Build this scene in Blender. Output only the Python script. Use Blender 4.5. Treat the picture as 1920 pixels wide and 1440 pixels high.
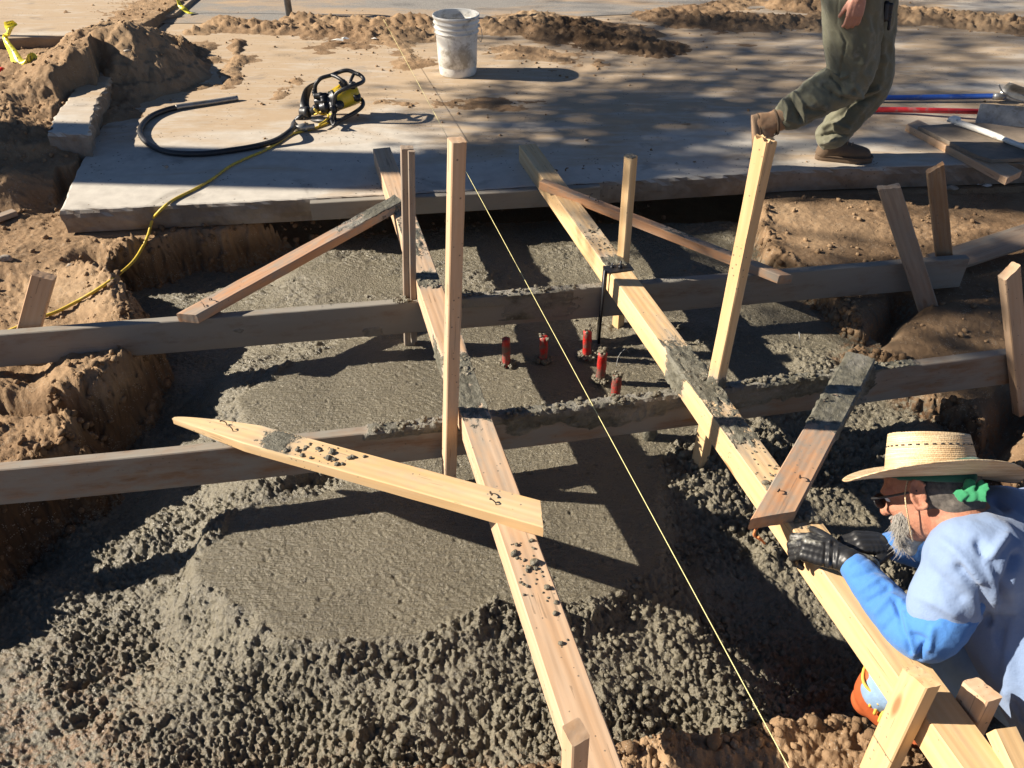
import bpy, math, random
import numpy as np
from mathutils import Vector, Matrix

for _o in list(bpy.data.objects):
    bpy.data.objects.remove(_o)
random.seed(7)
rng = np.random.default_rng(7)
S = bpy.context.scene
COL = S.collection
R = math.radians

# ------------------------------------------------------------------ camera, world, sun, exposure
CAM_H, PITCH, FPX = 1.67, 37.0, 1555.0          # eye height (m), tilt below the horizon, focal length in photo pixels
cd = bpy.data.cameras.new('camera')
cam = bpy.data.objects.new('camera', cd)
COL.objects.link(cam)
cam.location = (0, 0, CAM_H)
cam.rotation_euler = (R(90 - PITCH), 0, 0)
cd.sensor_width = 36.0
cd.lens = 36.0 * FPX / 1920.0
cd.clip_start = 0.02
cd.clip_end = 600
S.camera = cam

SUN_DIR = Vector((-1.0, 0.06, 0.565)).normalized()      # towards the sun
SUN_EL = math.asin(SUN_DIR.z)
w = bpy.data.worlds.new('World')
S.world = w
w.use_nodes = True
nt = w.node_tree
bg = nt.nodes['Background']
sky = nt.nodes.new('ShaderNodeTexSky')
sky.sky_type = 'NISHITA'
sky.sun_disc = False
sky.altitude = 6000
sky.sun_elevation = SUN_EL
sky.sun_rotation = math.atan2(SUN_DIR.x, SUN_DIR.y)
nt.links.new(sky.outputs[0], bg.inputs[0])
bg.inputs[1].default_value = 0.05
sl = bpy.data.lights.new('sun', 'SUN')
sl.energy = 5.0
sl.angle = R(0.53)
sl.color = (1.0, 0.90, 0.76)
sun = bpy.data.objects.new('sun', sl)
COL.objects.link(sun)
sun.rotation_euler = (-SUN_DIR).to_track_quat('-Z', 'Y').to_euler()
sun.location = (-8, 0, 6)
S.view_settings.view_transform = 'Standard'
S.view_settings.look = 'None'
S.view_settings.gamma = 1
S.view_settings.use_curve_mapping = False
S.view_settings.exposure = 1.15
S.render.engine = 'CYCLES'

# ------------------------------------------------------------------ surveying helpers: a sight line of the photograph meets a known plane
_p = R(PITCH)
_F = np.array([0, math.cos(_p), -math.sin(_p)])
_U = np.array([0, math.sin(_p), math.cos(_p)])
_X = np.array([1.0, 0, 0])
_O = np.array([0, 0, CAM_H])

def ray(px, py):
    return _F + _X * (px - 960) / FPX - _U * (py - 720) / FPX

def G(px, py, z=0.0):                            # point at height z
    d = ray(px, py)
    return _O + d * ((z - CAM_H) / d[2])

def GY(px, py, y):                               # point at distance y
    d = ray(px, py)
    return _O + d * (y / d[1])

def GD(px, py, depth):                           # point at camera depth
    return _O + ray(px, py) * depth

# ------------------------------------------------------------------ numpy noise
def _h(ix, iy, seed):
    n = (ix.astype(np.int32) * np.int32(374761393) + iy.astype(np.int32) * np.int32(668265263) + np.int32(seed * 974634777 & 0x7fffffff)) & np.int32(0x7fffffff)
    n = ((n ^ (n >> 13)) * np.int32(1274126177)) & np.int32(0x7fffffff)
    return ((n ^ (n >> 16)) & np.int32(0xffffff)).astype(np.float32) / np.float32(0xffffff)

_gt = np.random.default_rng(99).uniform(0, 6.2831853, (256, 256))
_GC = np.cos(_gt).astype(np.float32); _GS = np.sin(_gt).astype(np.float32)

def vn(x, y, seed=0):                            # gradient noise about -1..1
    x = np.asarray(x, np.float32); y = np.asarray(y, np.float32)
    fx0 = np.floor(x); fy0 = np.floor(y)
    fx = x - fx0; fy = y - fy0
    ix = fx0.astype(np.int32) + (seed * 37) ; iy = fy0.astype(np.int32) + (seed * 91)
    x0 = ix & 255; x1 = (ix + 1) & 255; y0 = iy & 255; y1 = (iy + 1) & 255
    u = fx * fx * fx * (fx * (fx * 6 - 15) + 10); v = fy * fy * fy * (fy * (fy * 6 - 15) + 10)
    def g(a, b, p, r): return _GC[a, b] * p + _GS[a, b] * r
    n0 = g(x0, y0, fx, fy); n1 = g(x1, y0, fx - 1, fy); m0 = g(x0, y1, fx, fy - 1); m1 = g(x1, y1, fx - 1, fy - 1)
    n0 = n0 + (n1 - n0) * u; m0 = m0 + (m1 - m0) * u
    return 1.5 * (n0 + (m0 - n0) * v)

def fbm(x, y, oct=4, seed=0, gain=0.5):
    s = 0; a = 1.0; t = 0
    for k in range(oct):
        s = s + a * vn(x * 2 ** k + 17.3 * k, y * 2 ** k - 9.1 * k, seed + k); t += a; a *= gain
    return s / t

def domes(x, y, cell, seed, lo=0.35, hi=0.75, prob=1.0):    # rounded lumps, 0..1 (unit: cell)
    ix = np.floor(x / cell); iy = np.floor(y / cell)
    out = np.zeros_like(x)
    for a in (-1, 0, 1):
        for b in (-1, 0, 1):
            cx = ix + a; cy = iy + b
            px = (cx + _h(cx, cy, seed)) * cell; py = (cy + _h(cx, cy, seed + 1)) * cell
            r = (lo + (hi - lo) * _h(cx, cy, seed + 2)) * cell
            ok = _h(cx, cy, seed + 3) < prob
            q = 1 - ((x - px) ** 2 + (y - py) ** 2) / (r * r)
            out = np.maximum(out, np.where(ok & (q > 0), np.sqrt(np.maximum(q, 0)) * r / cell, 0))
    return out

def sstep(a, b, x):
    t = np.clip((x - a) / (b - a), 0, 1)
    return t * t * (3 - 2 * t)

def sdf(poly, x, y):                             # signed distance, negative inside
    d = np.full(x.shape, 1e9); ins = np.zeros(x.shape, bool)
    n = len(poly)
    for i in range(n):
        ax, ay = poly[i][:2]; bx, by = poly[(i + 1) % n][:2]
        ex, ey = bx - ax, by - ay
        t = np.clip(((x - ax) * ex + (y - ay) * ey) / (ex * ex + ey * ey + 1e-12), 0, 1)
        d = np.minimum(d, (x - ax - t * ex) ** 2 + (y - ay - t * ey) ** 2)
        c = ((ay > y) != (by > y)) & (x < (bx - ax) * (y - ay) / (by - ay + 1e-12) + ax)
        ins ^= c
    d = np.sqrt(d)
    return np.where(ins, -d, d)

def shep(ctrl, x, y, eps=0.05, pw=3.0):          # smooth blend of surveyed heights
    num = np.zeros_like(x); den = np.zeros_like(x)
    for cx, cy, cz in ctrl:
        wgt = 1.0 / ((x - cx) ** 2 + (y - cy) ** 2 + eps * eps) ** (pw / 2)
        num += wgt * cz; den += wgt
    return num / den

def segd(x, y, a, b):                            # distance to a segment
    ex, ey = b[0] - a[0], b[1] - a[1]
    t = np.clip(((x - a[0]) * ex + (y - a[1]) * ey) / (ex * ex + ey * ey + 1e-12), 0, 1)
    return np.sqrt((x - a[0] - t * ex) ** 2 + (y - a[1] - t * ey) ** 2)

# ------------------------------------------------------------------ mesh helpers
def mesh_np(name, V, quads=None, tris=None, smooth=True, attrs=None):
    me = bpy.data.meshes.new(name)
    V = np.asarray(V, np.float32)
    nq = 0 if quads is None else len(quads); ntr = 0 if tris is None else len(tris)
    me.vertices.add(len(V)); me.vertices.foreach_set('co', V.ravel())
    loops = []
    if nq: loops.append(np.asarray(quads, np.int32).ravel())
    if ntr: loops.append(np.asarray(tris, np.int32).ravel())
    L = np.concatenate(loops)
    me.loops.add(len(L)); me.loops.foreach_set('vertex_index', L)
    me.polygons.add(nq + ntr)
    st = np.concatenate([np.arange(nq) * 4, nq * 4 + np.arange(ntr) * 3]).astype(np.int32)
    me.polygons.foreach_set('loop_start', st)
    me.polygons.foreach_set('use_smooth', np.full(nq + ntr, smooth))
    me.update(calc_edges=True)
    for k, a in (attrs or {}).items():
        at = me.attributes.new(k, 'FLOAT', 'POINT'); at.data.foreach_set('value', np.asarray(a, np.float32))
    return me

def link(name, me, mat=None, parent=None, loc=None):
    o = bpy.data.objects.new(name, me); COL.objects.link(o)
    if mat is not None and me is not None:
        if len(me.materials) == 0: me.materials.append(mat)
    if parent is not None: o.parent = parent
    if loc is not None: o.location = loc
    return o

def tag(o, label, cat, group=None):
    o['label'] = label; o['category'] = cat
    if group: o['group'] = group
    return o

def thing(name, loc, label, cat, group=None):
    o = bpy.data.objects.new(name, None); COL.objects.link(o); o.location = loc
    o.empty_display_size = 0.05
    return tag(o, label, cat, group)

def child(name, me, mat, parent, keep=True):      # mesh given in world coordinates, parent unrotated Empty
    o = link(name, me, mat, parent)
    if keep: o.matrix_parent_inverse = Matrix.Translation(Vector(parent.location)).inverted()
    return o

def grid_faces(nu, nv, mask=None):
    i = np.arange(nu - 1)[:, None] * nv + np.arange(nv - 1)[None, :]
    q = np.stack([i, i + nv, i + nv + 1, i + 1], -1).reshape(-1, 4)
    if mask is not None: q = q[mask.reshape(-1)]
    return q

# ------------------------------------------------------------------ materials
def newmat(name):
    m = bpy.data.materials.new(name); m.use_nodes = True
    t = m.node_tree; b = t.nodes['Principled BSDF']
    return m, t, b

class N:
    """tiny node-graph writer"""
    def __init__(s, t): s.t = t
    def n(s, typ, **kw):
        x = s.t.nodes.new(typ)
        for k, v in kw.items(): setattr(x, k, v)
        return x
    def l(s, a, b): s.t.links.new(a, b)
    def coord(s, kind='Object', scale=(1, 1, 1), rot=(0, 0, 0), rnd=False):
        tc = s.n('ShaderNodeTexCoord'); mp = s.n('ShaderNodeMapping')
        mp.inputs['Scale'].default_value = scale; mp.inputs['Rotation'].default_value = rot
        if kind == 'World':
            ge = s.n('ShaderNodeNewGeometry'); s.l(ge.outputs['Position'], mp.inputs[0])
        elif rnd:
            oi = s.n('ShaderNodeObjectInfo'); vm = s.n('ShaderNodeVectorMath', operation='MULTIPLY_ADD')
            cb = s.n('ShaderNodeCombineXYZ')
            s.l(oi.outputs['Random'], cb.inputs[0]); s.l(oi.outputs['Random'], cb.inputs[1]); s.l(oi.outputs['Random'], cb.inputs[2])
            vm.inputs[1].default_value = (37.1, 11.7, 5.3)
            s.l(cb.outputs[0], vm.inputs[0]); s.l(tc.outputs[kind], vm.inputs[2]); s.l(vm.outputs[0], mp.inputs[0])
        else: s.l(tc.outputs[kind], mp.inputs[0])
        return mp.outputs[0]
    def noise(s, v, scale, detail=5, rough=0.55, dist=0.0):
        x = s.n('ShaderNodeTexNoise'); x.inputs['Scale'].default_value = scale; x.inputs['Detail'].default_value = detail
        x.inputs['Roughness'].default_value = rough; x.inputs['Distortion'].default_value = dist
        s.l(v, x.inputs['Vector']); return x.outputs[0]
    def vor(s, v, scale, feature='F1', rnd=1.0):
        x = s.n('ShaderNodeTexVoronoi'); x.feature = feature; x.inputs['Scale'].default_value = scale
        x.inputs['Randomness'].default_value = rnd
        s.l(v, x.inputs['Vector']); return x.outputs[0]
    def ramp(s, f, stops):
        x = s.n('ShaderNodeValToRGB'); e = x.color_ramp.elements
        e[0].position, e[0].color = stops[0][0], (*stops[0][1], 1)
        e[1].position, e[1].color = stops[-1][0], (*stops[-1][1], 1)
        for p_, c in stops[1:-1]:
            k = e.new(p_); k.color = (*c, 1)
        s.l(f, x.inputs[0]); return x.outputs[0]
    def mr(s, f, a, b, c=0.0, d=1.0):
        x = s.n('ShaderNodeMapRange'); x.inputs[1].default_value = a; x.inputs[2].default_value = b
        x.inputs[3].default_value = c; x.inputs[4].default_value = d; s.l(f, x.inputs[0]); return x.outputs[0]
    def mix(s, f, a, b, mode='MIX'):
        x = s.n('ShaderNodeMix'); x.data_type = 'RGBA'; x.blend_type = mode
        if isinstance(f, (int, float)): x.inputs[0].default_value = f
        else: s.l(f, x.inputs[0])
        for k, c in ((6, a), (7, b)):
            if isinstance(c, tuple): x.inputs[k].default_value = (*c, 1)
            else: s.l(c, x.inputs[k])
        return x.outputs[2]
    def m(s, op, a, b=None, clamp=False):
        x = s.n('ShaderNodeMath', operation=op); x.use_clamp = clamp
        for k, c in ((0, a), (1, b)):
            if c is None: continue
            if isinstance(c, (int, float)): x.inputs[k].default_value = c
            else: s.l(c, x.inputs[k])
        return x.outputs[0]
    def attr(s, name):
        x = s.n('ShaderNodeAttribute'); x.attribute_name = name; return x.outputs['Fac']
    def bump(s, h, dist, strength=1.0, prev=None):
        x = s.n('ShaderNodeBump'); x.inputs['Distance'].default_value = dist; x.inputs['Strength'].default_value = strength
        s.l(h, x.inputs['Height'])
        if prev is not None: s.l(prev, x.inputs['Normal'])
        return x.outputs[0]

CEM_A, CEM_B = (0.085, 0.080, 0.060), (0.19, 0.18, 0.14)     # wet cement, half-dry cement

def mat_dirt():
    m, t, b = newmat('dirt'); q = N(t); v = q.coord('World')
    a = q.noise(v, 1.1, 6, 0.6); c = q.noise(v, 9, 6, 0.65); f = q.noise(v, 90, 4, 0.7)
    base = q.ramp(a, [(0.35, (0.22, 0.135, 0.073)), (0.5, (0.34, 0.222, 0.125)), (0.68, (0.43, 0.305, 0.185))])
    col = q.mix(q.mr(c, 0.35, 0.7), q.mix(0.45, base, (0.13, 0.08, 0.045)), base)
    col = q.mix(q.mr(f, 0.3, 0.75, 0.0, 0.35), col, (0.42, 0.30, 0.19))
    damp = q.attr('damp')
    col = q.mix(damp, col, (0.085, 0.050, 0.028))
    # crumbs of stone
    pv = q.vor(v, 130); peb = q.m('MULTIPLY', q.m('LESS_THAN', pv, 0.28), q.m('GREATER_THAN', q.noise(v, 23, 2), 0.56))
    col = q.mix(q.m('MULTIPLY', peb, 0.55), col, (0.42, 0.36, 0.28))
    cem = q.m('MULTIPLY', q.attr('cem'), q.mr(q.noise(v, 60, 4, 0.7), 0.45, 0.6), True)
    col = q.mix(cem, col, (0.17, 0.16, 0.125))
    q.l(col, b.inputs['Base Color']); b.inputs['Roughness'].default_value = 0.95
    b.inputs['Specular IOR Level'].default_value = 0.15
    h = q.m('ADD', q.m('MULTIPLY', c, 0.5), q.m('MULTIPLY', f, 0.25))
    n1 = q.bump(h, 0.02, 0.8); n2 = q.bump(q.noise(v, 260, 3, 0.7), 0.0035, 0.8, n1)
    q.l(n2, b.inputs['Normal'])
    return m

def mat_wet():
    m, t, b = newmat('wet_concrete'); q = N(t); v = q.coord('World')
    sm = q.attr('smooth')
    a = q.noise(v, 3, 5, 0.6); f = q.noise(v, 70, 5, 0.7); g = q.noise(v, 320, 3, 0.7)
    col = q.ramp(a, [(0.3, (0.120, 0.103, 0.069)), (0.7, (0.190, 0.167, 0.116))])
    col = q.mix(q.mr(f, 0.35, 0.7, 0.0, 0.5), col, (0.23, 0.21, 0.158))
    col = q.mix(q.m('MULTIPLY', sm, 0.35), col, (0.185, 0.160, 0.108))
    pit = q.m('MULTIPLY', q.m('MULTIPLY', q.m('LESS_THAN', q.vor(v, 95), 0.17), q.m('GREATER_THAN', q.noise(v, 14, 3), 0.47)), sm)
    col = q.mix(q.m('MULTIPLY', pit, 0.75), col, (0.05, 0.045, 0.03))
    dirt = q.m('MULTIPLY', q.attr('soil'), q.mr(q.noise(v, 26, 5, 0.7), 0.47, 0.56), True)
    col = q.mix(dirt, col, (0.25, 0.14, 0.07))
    q.l(col, b.inputs['Base Color'])
    rg = q.mr(g, 0.35, 0.65, 0.22, 0.60); q.l(rg, b.inputs['Roughness'])
    b.inputs['Specular IOR Level'].default_value = 0.55
    vt = q.coord('World', (13, 120, 60), (0, 0, R(-38)))
    tro = q.noise(vt, 1.0, 3, 0.6, 0.9)
    n1 = q.bump(q.noise(v, 55, 5, 0.7), 0.012, 0.7)
    n1 = q.bump(q.vor(v, 120), 0.006, 0.45, n1)
    n2 = q.bump(q.m('MULTIPLY', tro, sm), 0.016, 0.75, n1)
    n3 = q.bump(g, 0.0035, 0.85, n2)
    q.l(n3, b.inputs['Normal'])
    return m

def mat_slab():
    m, t, b = newmat('old_concrete'); q = N(t); v = q.coord('World'); vs = q.coord('World', (0.55, 1.5, 1), (0, 0, R(8)))
    a = q.noise(vs, 1.5, 7, 0.62, 0.6); c = q.noise(v, 14, 6, 0.6); f = q.noise(v, 160, 3, 0.7)
    col = q.ramp(c, [(0.3, (0.44, 0.405, 0.35)), (0.7, (0.55, 0.51, 0.44))])
    sx = q.n('ShaderNodeSeparateXYZ'); ge = q.n('ShaderNodeNewGeometry'); q.l(ge.outputs['Position'], sx.inputs[0])
    far = q.m('MULTIPLY', q.mr(sx.outputs[1], 4.0, 5.1, -0.14, 0.16), q.mr(sx.outputs[0], 0.8, 2.6, 1.0, 0.45))
    dust = q.mr(q.m('ADD', a, far), 0.42, 0.58)
    dust = q.m('MULTIPLY', dust, q.mr(q.noise(q.coord('World', (3, 14, 1), (0, 0, R(12))), 1.2, 5, 0.7), 0.15, 0.5), True)
    col = q.mix(q.m('MULTIPLY', dust, 0.88), col, (0.40, 0.285, 0.170))
    blot = q.mr(q.noise(v, 3.5, 4, 0.6, 0.5), 0.60, 0.68, 0.0, 0.45)
    col = q.mix(blot, col, (0.19, 0.165, 0.14))
    sp = q.m('MULTIPLY', q.m('LESS_THAN', q.vor(v, 34), 0.16), q.m('GREATER_THAN', q.noise(v, 5, 3), 0.54))
    col = q.mix(q.m('MULTIPLY', sp, 0.75), col, (0.06, 0.05, 0.04))
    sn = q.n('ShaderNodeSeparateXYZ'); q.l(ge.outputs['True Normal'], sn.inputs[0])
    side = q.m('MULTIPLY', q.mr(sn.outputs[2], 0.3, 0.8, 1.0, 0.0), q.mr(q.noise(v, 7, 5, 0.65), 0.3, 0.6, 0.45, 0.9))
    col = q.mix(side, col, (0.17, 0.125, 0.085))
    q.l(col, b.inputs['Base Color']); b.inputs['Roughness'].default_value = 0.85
    n = q.bump(q.m('ADD', q.m('MULTIPLY', c, 0.4), q.m('MULTIPLY', f, 0.2)), 0.008, 0.5)
    q.l(n, b.inputs['Normal'])
    return m

def mat_wood(name, light, dark, grey=0.0, rough_edge=0.0, cement=0.0, contrast=1.0):
    m, t, b = newmat(name); q = N(t)
    v = q.coord('Object', (1.6, 26, 26), rnd=True)
    v2 = q.coord('Object', (0.35, 6, 6), rnd=True)
    vo = q.coord('Object', (1, 1, 1), rnd=True)
    g1 = q.noise(v, 1.0, 5, 0.6, 0.25)
    wv = q.n('ShaderNodeTexWave'); wv.wave_type = 'BANDS'; wv.bands_direction = 'Y'
    wv.inputs['Scale'].default_value = 2.6; wv.inputs['Distortion'].default_value = 5.5
    wv.inputs['Detail'].default_value = 2.0; wv.inputs['Detail Scale'].default_value = 0.6
    q.l(v2, wv.inputs['Vector'])
    big = q.noise(v2, 0.8, 3, 0.5)
    col = q.ramp(g1, [(0.30, dark), (0.62, light)])
    col = q.mix(q.m('MULTIPLY', q.mr(wv.outputs['Fac'], 0.1, 0.95), 0.35 * contrast), col, dark)
    col = q.mix(q.mr(big, 0.45, 0.75, 0.0, 0.35), col, tuple(0.6 * a + 0.4 * c for a, c in zip(dark, (0.42, 0.20, 0.09))))
    # knots
    kv = q.coord('Object', (2.2, 9, 9), rnd=True); kn = q.vor(kv, 1.0)
    col = q.mix(q.mr(kn, 0.05, 0.11, 0.75, 0.0), col, (0.20, 0.09, 0.035))
    # weathering
    wz = q.mr(q.noise(q.coord('Object', (3, 12, 12), rnd=True), 1.0, 5, 0.65), 0.62 - 0.5 * grey, 0.86 - 0.5 * grey)
    col = q.mix(q.m('MULTIPLY', wz, min(1, 0.35 + grey)), col, (0.26, 0.225, 0.185))
    # dirt specks
    sp = q.m('MULTIPLY', q.m('LESS_THAN', q.vor(vo, 48), 0.13), q.m('GREATER_THAN', q.noise(vo, 7, 3), 0.52))
    col = q.mix(q.m('MULTIPLY', sp, 0.8), col, (0.10, 0.085, 0.065))
    dz = q.mr(q.noise(q.coord('Object', (2.5, 22, 22), rnd=True), 1.0, 6, .7), .45, .70, 0, .42 if grey or cement else .24)
    col = q.mix(dz, col, (0.40, 0.365, 0.30))
    scr = q.m('MULTIPLY', q.m('GREATER_THAN', q.noise(q.coord('Object', (5, 130, 130), rnd=True), 1.0, 2, .5), .66), q.m('GREATER_THAN', q.noise(vo, 4, 2), .5))
    col = q.mix(q.m('MULTIPLY', scr, .45), col, (0.12, 0.08, 0.05))
    # cement: haze + thick smear driven by the 'wet' attribute
    wet = q.attr('wet'); fr = q.noise(vo, 55, 4, 0.75)
    hz = q.m('MULTIPLY', q.mr(wet, 0.05, 0.5), q.mr(q.noise(q.coord('Object', (6, 40, 40), rnd=True), 1, 4, 0.7), 0.35, 0.6, 0.15, 0.75), True)
    col = q.mix(hz, col, (0.30, 0.285, 0.245))
    tk = q.mr(q.m('ADD', wet, q.m('MULTIPLY', q.m('SUBTRACT', fr, 0.5), 0.9)), 0.50, 0.58)
    cc = q.ramp(q.noise(vo, 30, 4, 0.6), [(0.35, CEM_A), (0.7, CEM_B)])
    col = q.mix(tk, col, cc)
    if cement:
        ch = q.mr(q.noise(q.coord('Object', (4, 9, 9), rnd=True), 1.3, 5, 0.65), 0.60 - 0.4 * cement, 0.75 - 0.4 * cement, 0, 0.8)
        col = q.mix(ch, col, (0.26, 0.245, 0.21))
    q.l(col, b.inputs['Base Color'])
    q.l(q.mr(tk, 0, 1, 0.72, 0.42), b.inputs['Roughness']); b.inputs['Specular IOR Level'].default_value = 0.3
    n1 = q.bump(q.m('ADD', g1, q.m('MULTIPLY', wv.outputs['Fac'], 0.3)), 0.0016, 0.6)
    n2 = q.bump(q.m('MULTIPLY', tk, fr), 0.012, 0.7, n1)
    q.l(n2, b.inputs['Normal'])
    return m

def mat_plain(name, col, rough=0.6, metal=0.0, var=0.25, scale=20, bump=0.0, spec=0.5, dirt=None, damt=0.5, coat=0.0, sss=0.0):
    m, t, b = newmat(name); q = N(t); v = q.coord('Object')
    a = q.noise(v, scale, 5, 0.6)
    c = q.mix(q.mr(a, 0.3, 0.7), tuple(x * (1 - var) for x in col), tuple(min(1, x * (1 + var * 0.6)) for x in col))
    if dirt is not None:
        d = q.mr(q.noise(v, scale * 0.6, 6, 0.7, 0.3), 0.62 - 0.25 * damt, 0.72 - 0.2 * damt)
        c = q.mix(q.m('MULTIPLY', d, 0.85), c, dirt)
    q.l(c, b.inputs['Base Color']); b.inputs['Roughness'].default_value = rough; b.inputs['Metallic'].default_value = metal
    b.inputs['Specular IOR Level'].default_value = spec; b.inputs['Coat Weight'].default_value = coat
    if sss: b.inputs['Subsurface Weight'].default_value = sss; b.inputs['Subsurface Radius'].default_value = (0.01, 0.004, 0.002)
    if bump: q.l(q.bump(q.noise(v, scale * 4, 4, 0.7), bump, 0.7), b.inputs['Normal'])
    return m

def mat_road():
    m, t, b = newmat('asphalt'); q = N(t); v = q.coord('World')
    col = q.ramp(q.noise(v, 150, 3, .7), [(.35, (.17, .16, .145)), (.65, (.30, .28, .25))])
    d = q.mr(q.noise(q.coord('World', (.6, 1.6, 1)), 1.6, 6, .65, .4), .45, .66)
    col = q.mix(d, col, (.42, .29, .17)); q.l(col, b.inputs['Base Color']); b.inputs['Roughness'].default_value = .9
    q.l(q.bump(q.noise(v, 200, 3, .7), .004, .6), b.inputs['Normal']); return m

M = dict(road=mat_road(), dirt=mat_dirt(), wet=mat_wet(), slab=mat_slab(),
    fresh=mat_wood('fresh_pine', (0.68, 0.49, 0.27), (0.58, 0.36, 0.16)),
    pink=mat_wood('fir_timber', (0.57, 0.405, 0.27), (0.46, 0.285, 0.16), contrast=0.8),
    orange=mat_wood('orange_fir', (0.56, 0.315, 0.165), (0.41, 0.195, 0.095), cement=0.3),
    brown=mat_wood('stained_form_board', (0.29, 0.175, 0.10), (0.17, 0.095, 0.05), grey=0.45, cement=0.4),
    board=mat_wood('used_form_board', (0.22, 0.165, 0.12), (0.13, 0.09, 0.06), grey=0.5, cement=0.6),
    grey=mat_wood('weathered_wood', (0.36, 0.28, 0.21), (0.23, 0.16, 0.11), grey=0.35, cement=0.2),
    dark=mat_wood('dark_timber', (0.34, 0.20, 0.10), (0.22, 0.115, 0.055), grey=0.1))
# ------------------------------------------------------------------ the excavation: rim of the trench, heights of soil and fresh concrete
BD = np.array([math.cos(R(-75.55)), math.sin(R(-75.55)), 0.0])    # direction of the two long beams
BP = np.array([0.9684, 0.2496, 0.0])
def pts(L): return [tuple(G(*a)) for a in L]

RIM = pts([(262, 452, -.13), (330, 425, -.13), (420, 418, -.13), (520, 402, -.13), (600, 391, -.13), (900, 375, -.13), (1200, 356, -.13), (1400, 343, -.13),
           (1442, 372, -.15), (1428, 410, -.15), (1440, 470, -.17), (1500, 510, -.17), (1572, 555, -.17), (1600, 600, -.18), (1632, 640, -.2), (1600, 668, -.2),
           (1690, 690, -.2), (1728, 745, -.2), (1820, 785, -.22), (1872, 840, -.22), (1900, 905, -.22), (2060, 1010, -.25), (2200, 1300, -.25), (2150, 1700, -.25),
           (1800, 1560, -.2), (1740, 1440, -.2), (1640, 1385, -.2), (1570, 1368, -.2), (1500, 1372, -.2), (1430, 1394, -.2), (1250, 1418, -.2),
           (1120, 1436, -.2), (960, 1462, -.2), (700, 1480, -.22), (300, 1560, -.22), (-150, 1560, -.22), (-190, 1330, -.24), (-170, 1200, -.24), (-110, 1050, -.2),
           (-60, 930, -.2), (60, 872, -.2), (140, 848, -.2), (128, 795, -.2), (70, 765, -.2), (165, 748, -.2), (235, 690, -.17), (255, 640, -.16), (232, 585, -.15), (214, 545, -.15), (150, 500, -.15), (200, 470, -.14)])
SOIL = pts([(-100, 300, .08), (0, 165, .10), (90, 200, .10), (50, 260, .08), (0, 320, .04), (70, 312, .0), (0, 415, -.12), (100, 400, -.14), (150, 90, .30),
            (215, 34, .42), (255, 50, .36), (352, 82, .02), (330, 140, -.02), (250, 180, .02), (180, 90, .34), (0, 225, .12), (300, 60, .24), (120, 130, .24),
            (20, 118, -.06), (60, 96, -.05), (-60, 110, -.05), (170, 58, .12),
            (0, 450, -.15), (100, 480, -.15), (0, 550, -.15), (200, 440, -.14), (100, 600, -.10), (0, 700, -.12), (150, 670, -.10), (230, 610, -.07), (225, 690, -.12), (240, 520, -.05), (228, 560, -.05), (252, 478, -.07), (50, 720, -.22), (-40, 760, -.2),
            (50, 815, -.16), (120, 825, -.17), (0, 800, -.18), (-100, 900, -.2), (-200, 600, -.15), (-240, 1150, -.42), (-260, 1500, -.42), (-160, 1020, -.3),
            (600, 380, -.13), (1000, 360, -.13), (1300, 345, -.13),
            (1480, 372, -.12), (1600, 400, -.13), (1700, 380, -.14), (1850, 390, -.15), (1900, 330, -.16), (1500, 460, -.15), (1650, 470, -.16), (1850, 520, -.17),
            (1650, 580, -.17), (1750, 620, -.15), (1850, 650, -.17), (1800, 760, -.2), (1900, 780, -.2), (2100, 800, -.2), (2100, 500, -.17), (2000, 950, -.25),
            (1000, 1440, -.19), (1250, 1420, -.17), (1450, 1400, -.17), (1580, 1385, -.20), (1640, 1420, -.18), (1500, 1500, -.17), (800, 1560, -.22), (1900, 1700, -.2)])
SOIL += [(-3, 9, -.012), (0, 9, -.012), (3, 9, -.012), (0, 5, -.014), (1.5, 5, -.014), (3, 5, -.014), (3.4, 4.4, -.03), (-1, 4.5, -.014), (0, 7, -.012), (3, 7, -.012), (-1.5, 6, -.014), (-1.6, 5.4, -.014), (-8, 9, 0), (-6, 4, 0), (-6, 1, -.1), (6, 3, -.1), (5, 1, -.1)]
CONC = pts([(600, 500, -.25), (450, 540, -.35), (340, 590, -.34), (900, 480, -.24), (1100, 480, -.25), (1250, 470, -.26), (1350, 500, -.25), (1500, 590, -.25), (1600, 630, -.24), (1400, 560, -.25),
            (700, 700, -.21), (1000, 720, -.21), (550, 740, -.215), (450, 700, -.25), (350, 720, -.35), (1100, 850, -.235), (700, 1000, -.25), (500, 1060, -.26), (900, 1080, -.265), (1150, 1000, -.255),
            (800, 780, -.215), (1200, 780, -.225), (500, 900, -.25), (440, 990, -.27), (700, 1150, -.275), (950, 1130, -.275), (1130, 1060, -.275),
            (330, 980, -.37), (200, 1000, -.43), (50, 1060, -.50), (200, 1110, -.45), (340, 1070, -.38), (300, 800, -.41), (200, 850, -.50), (300, 1200, -.41), (100, 1350, -.39), (30, 1180, -.43), (700, 1300, -.32), (650, 1235, -.295), (900, 1190, -.29), (500, 1235, -.31), (350, 1150, -.34), (1020, 1180, -.29), (800, 1240, -.30),
            (500, 1270, -.36), (600, 1400, -.38), (1000, 1280, -.34), (1200, 1180, -.335), (1350, 1350, -.37), (1260, 960, -.30), (1300, 1050, -.34), (1400, 1050, -.38), (1440, 1180, -.42), (1560, 1180, -.42),
            (1600, 1000, -.35), (1700, 800, -.25), (1620, 760, -.25), (1800, 950, -.4), (1480, 900, -.31), (1520, 1290, -.50), (1650, 1330, -.5), (1800, 1200, -.5), (1450, 760, -.24), (1000, 900, -.24), (1300, 850, -.25), (900, 1400, -.36), (1300, 640, -.235), (1480, 660, -.24), (0, 1250, -.39), (-60, 1400, -.36)])
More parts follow.
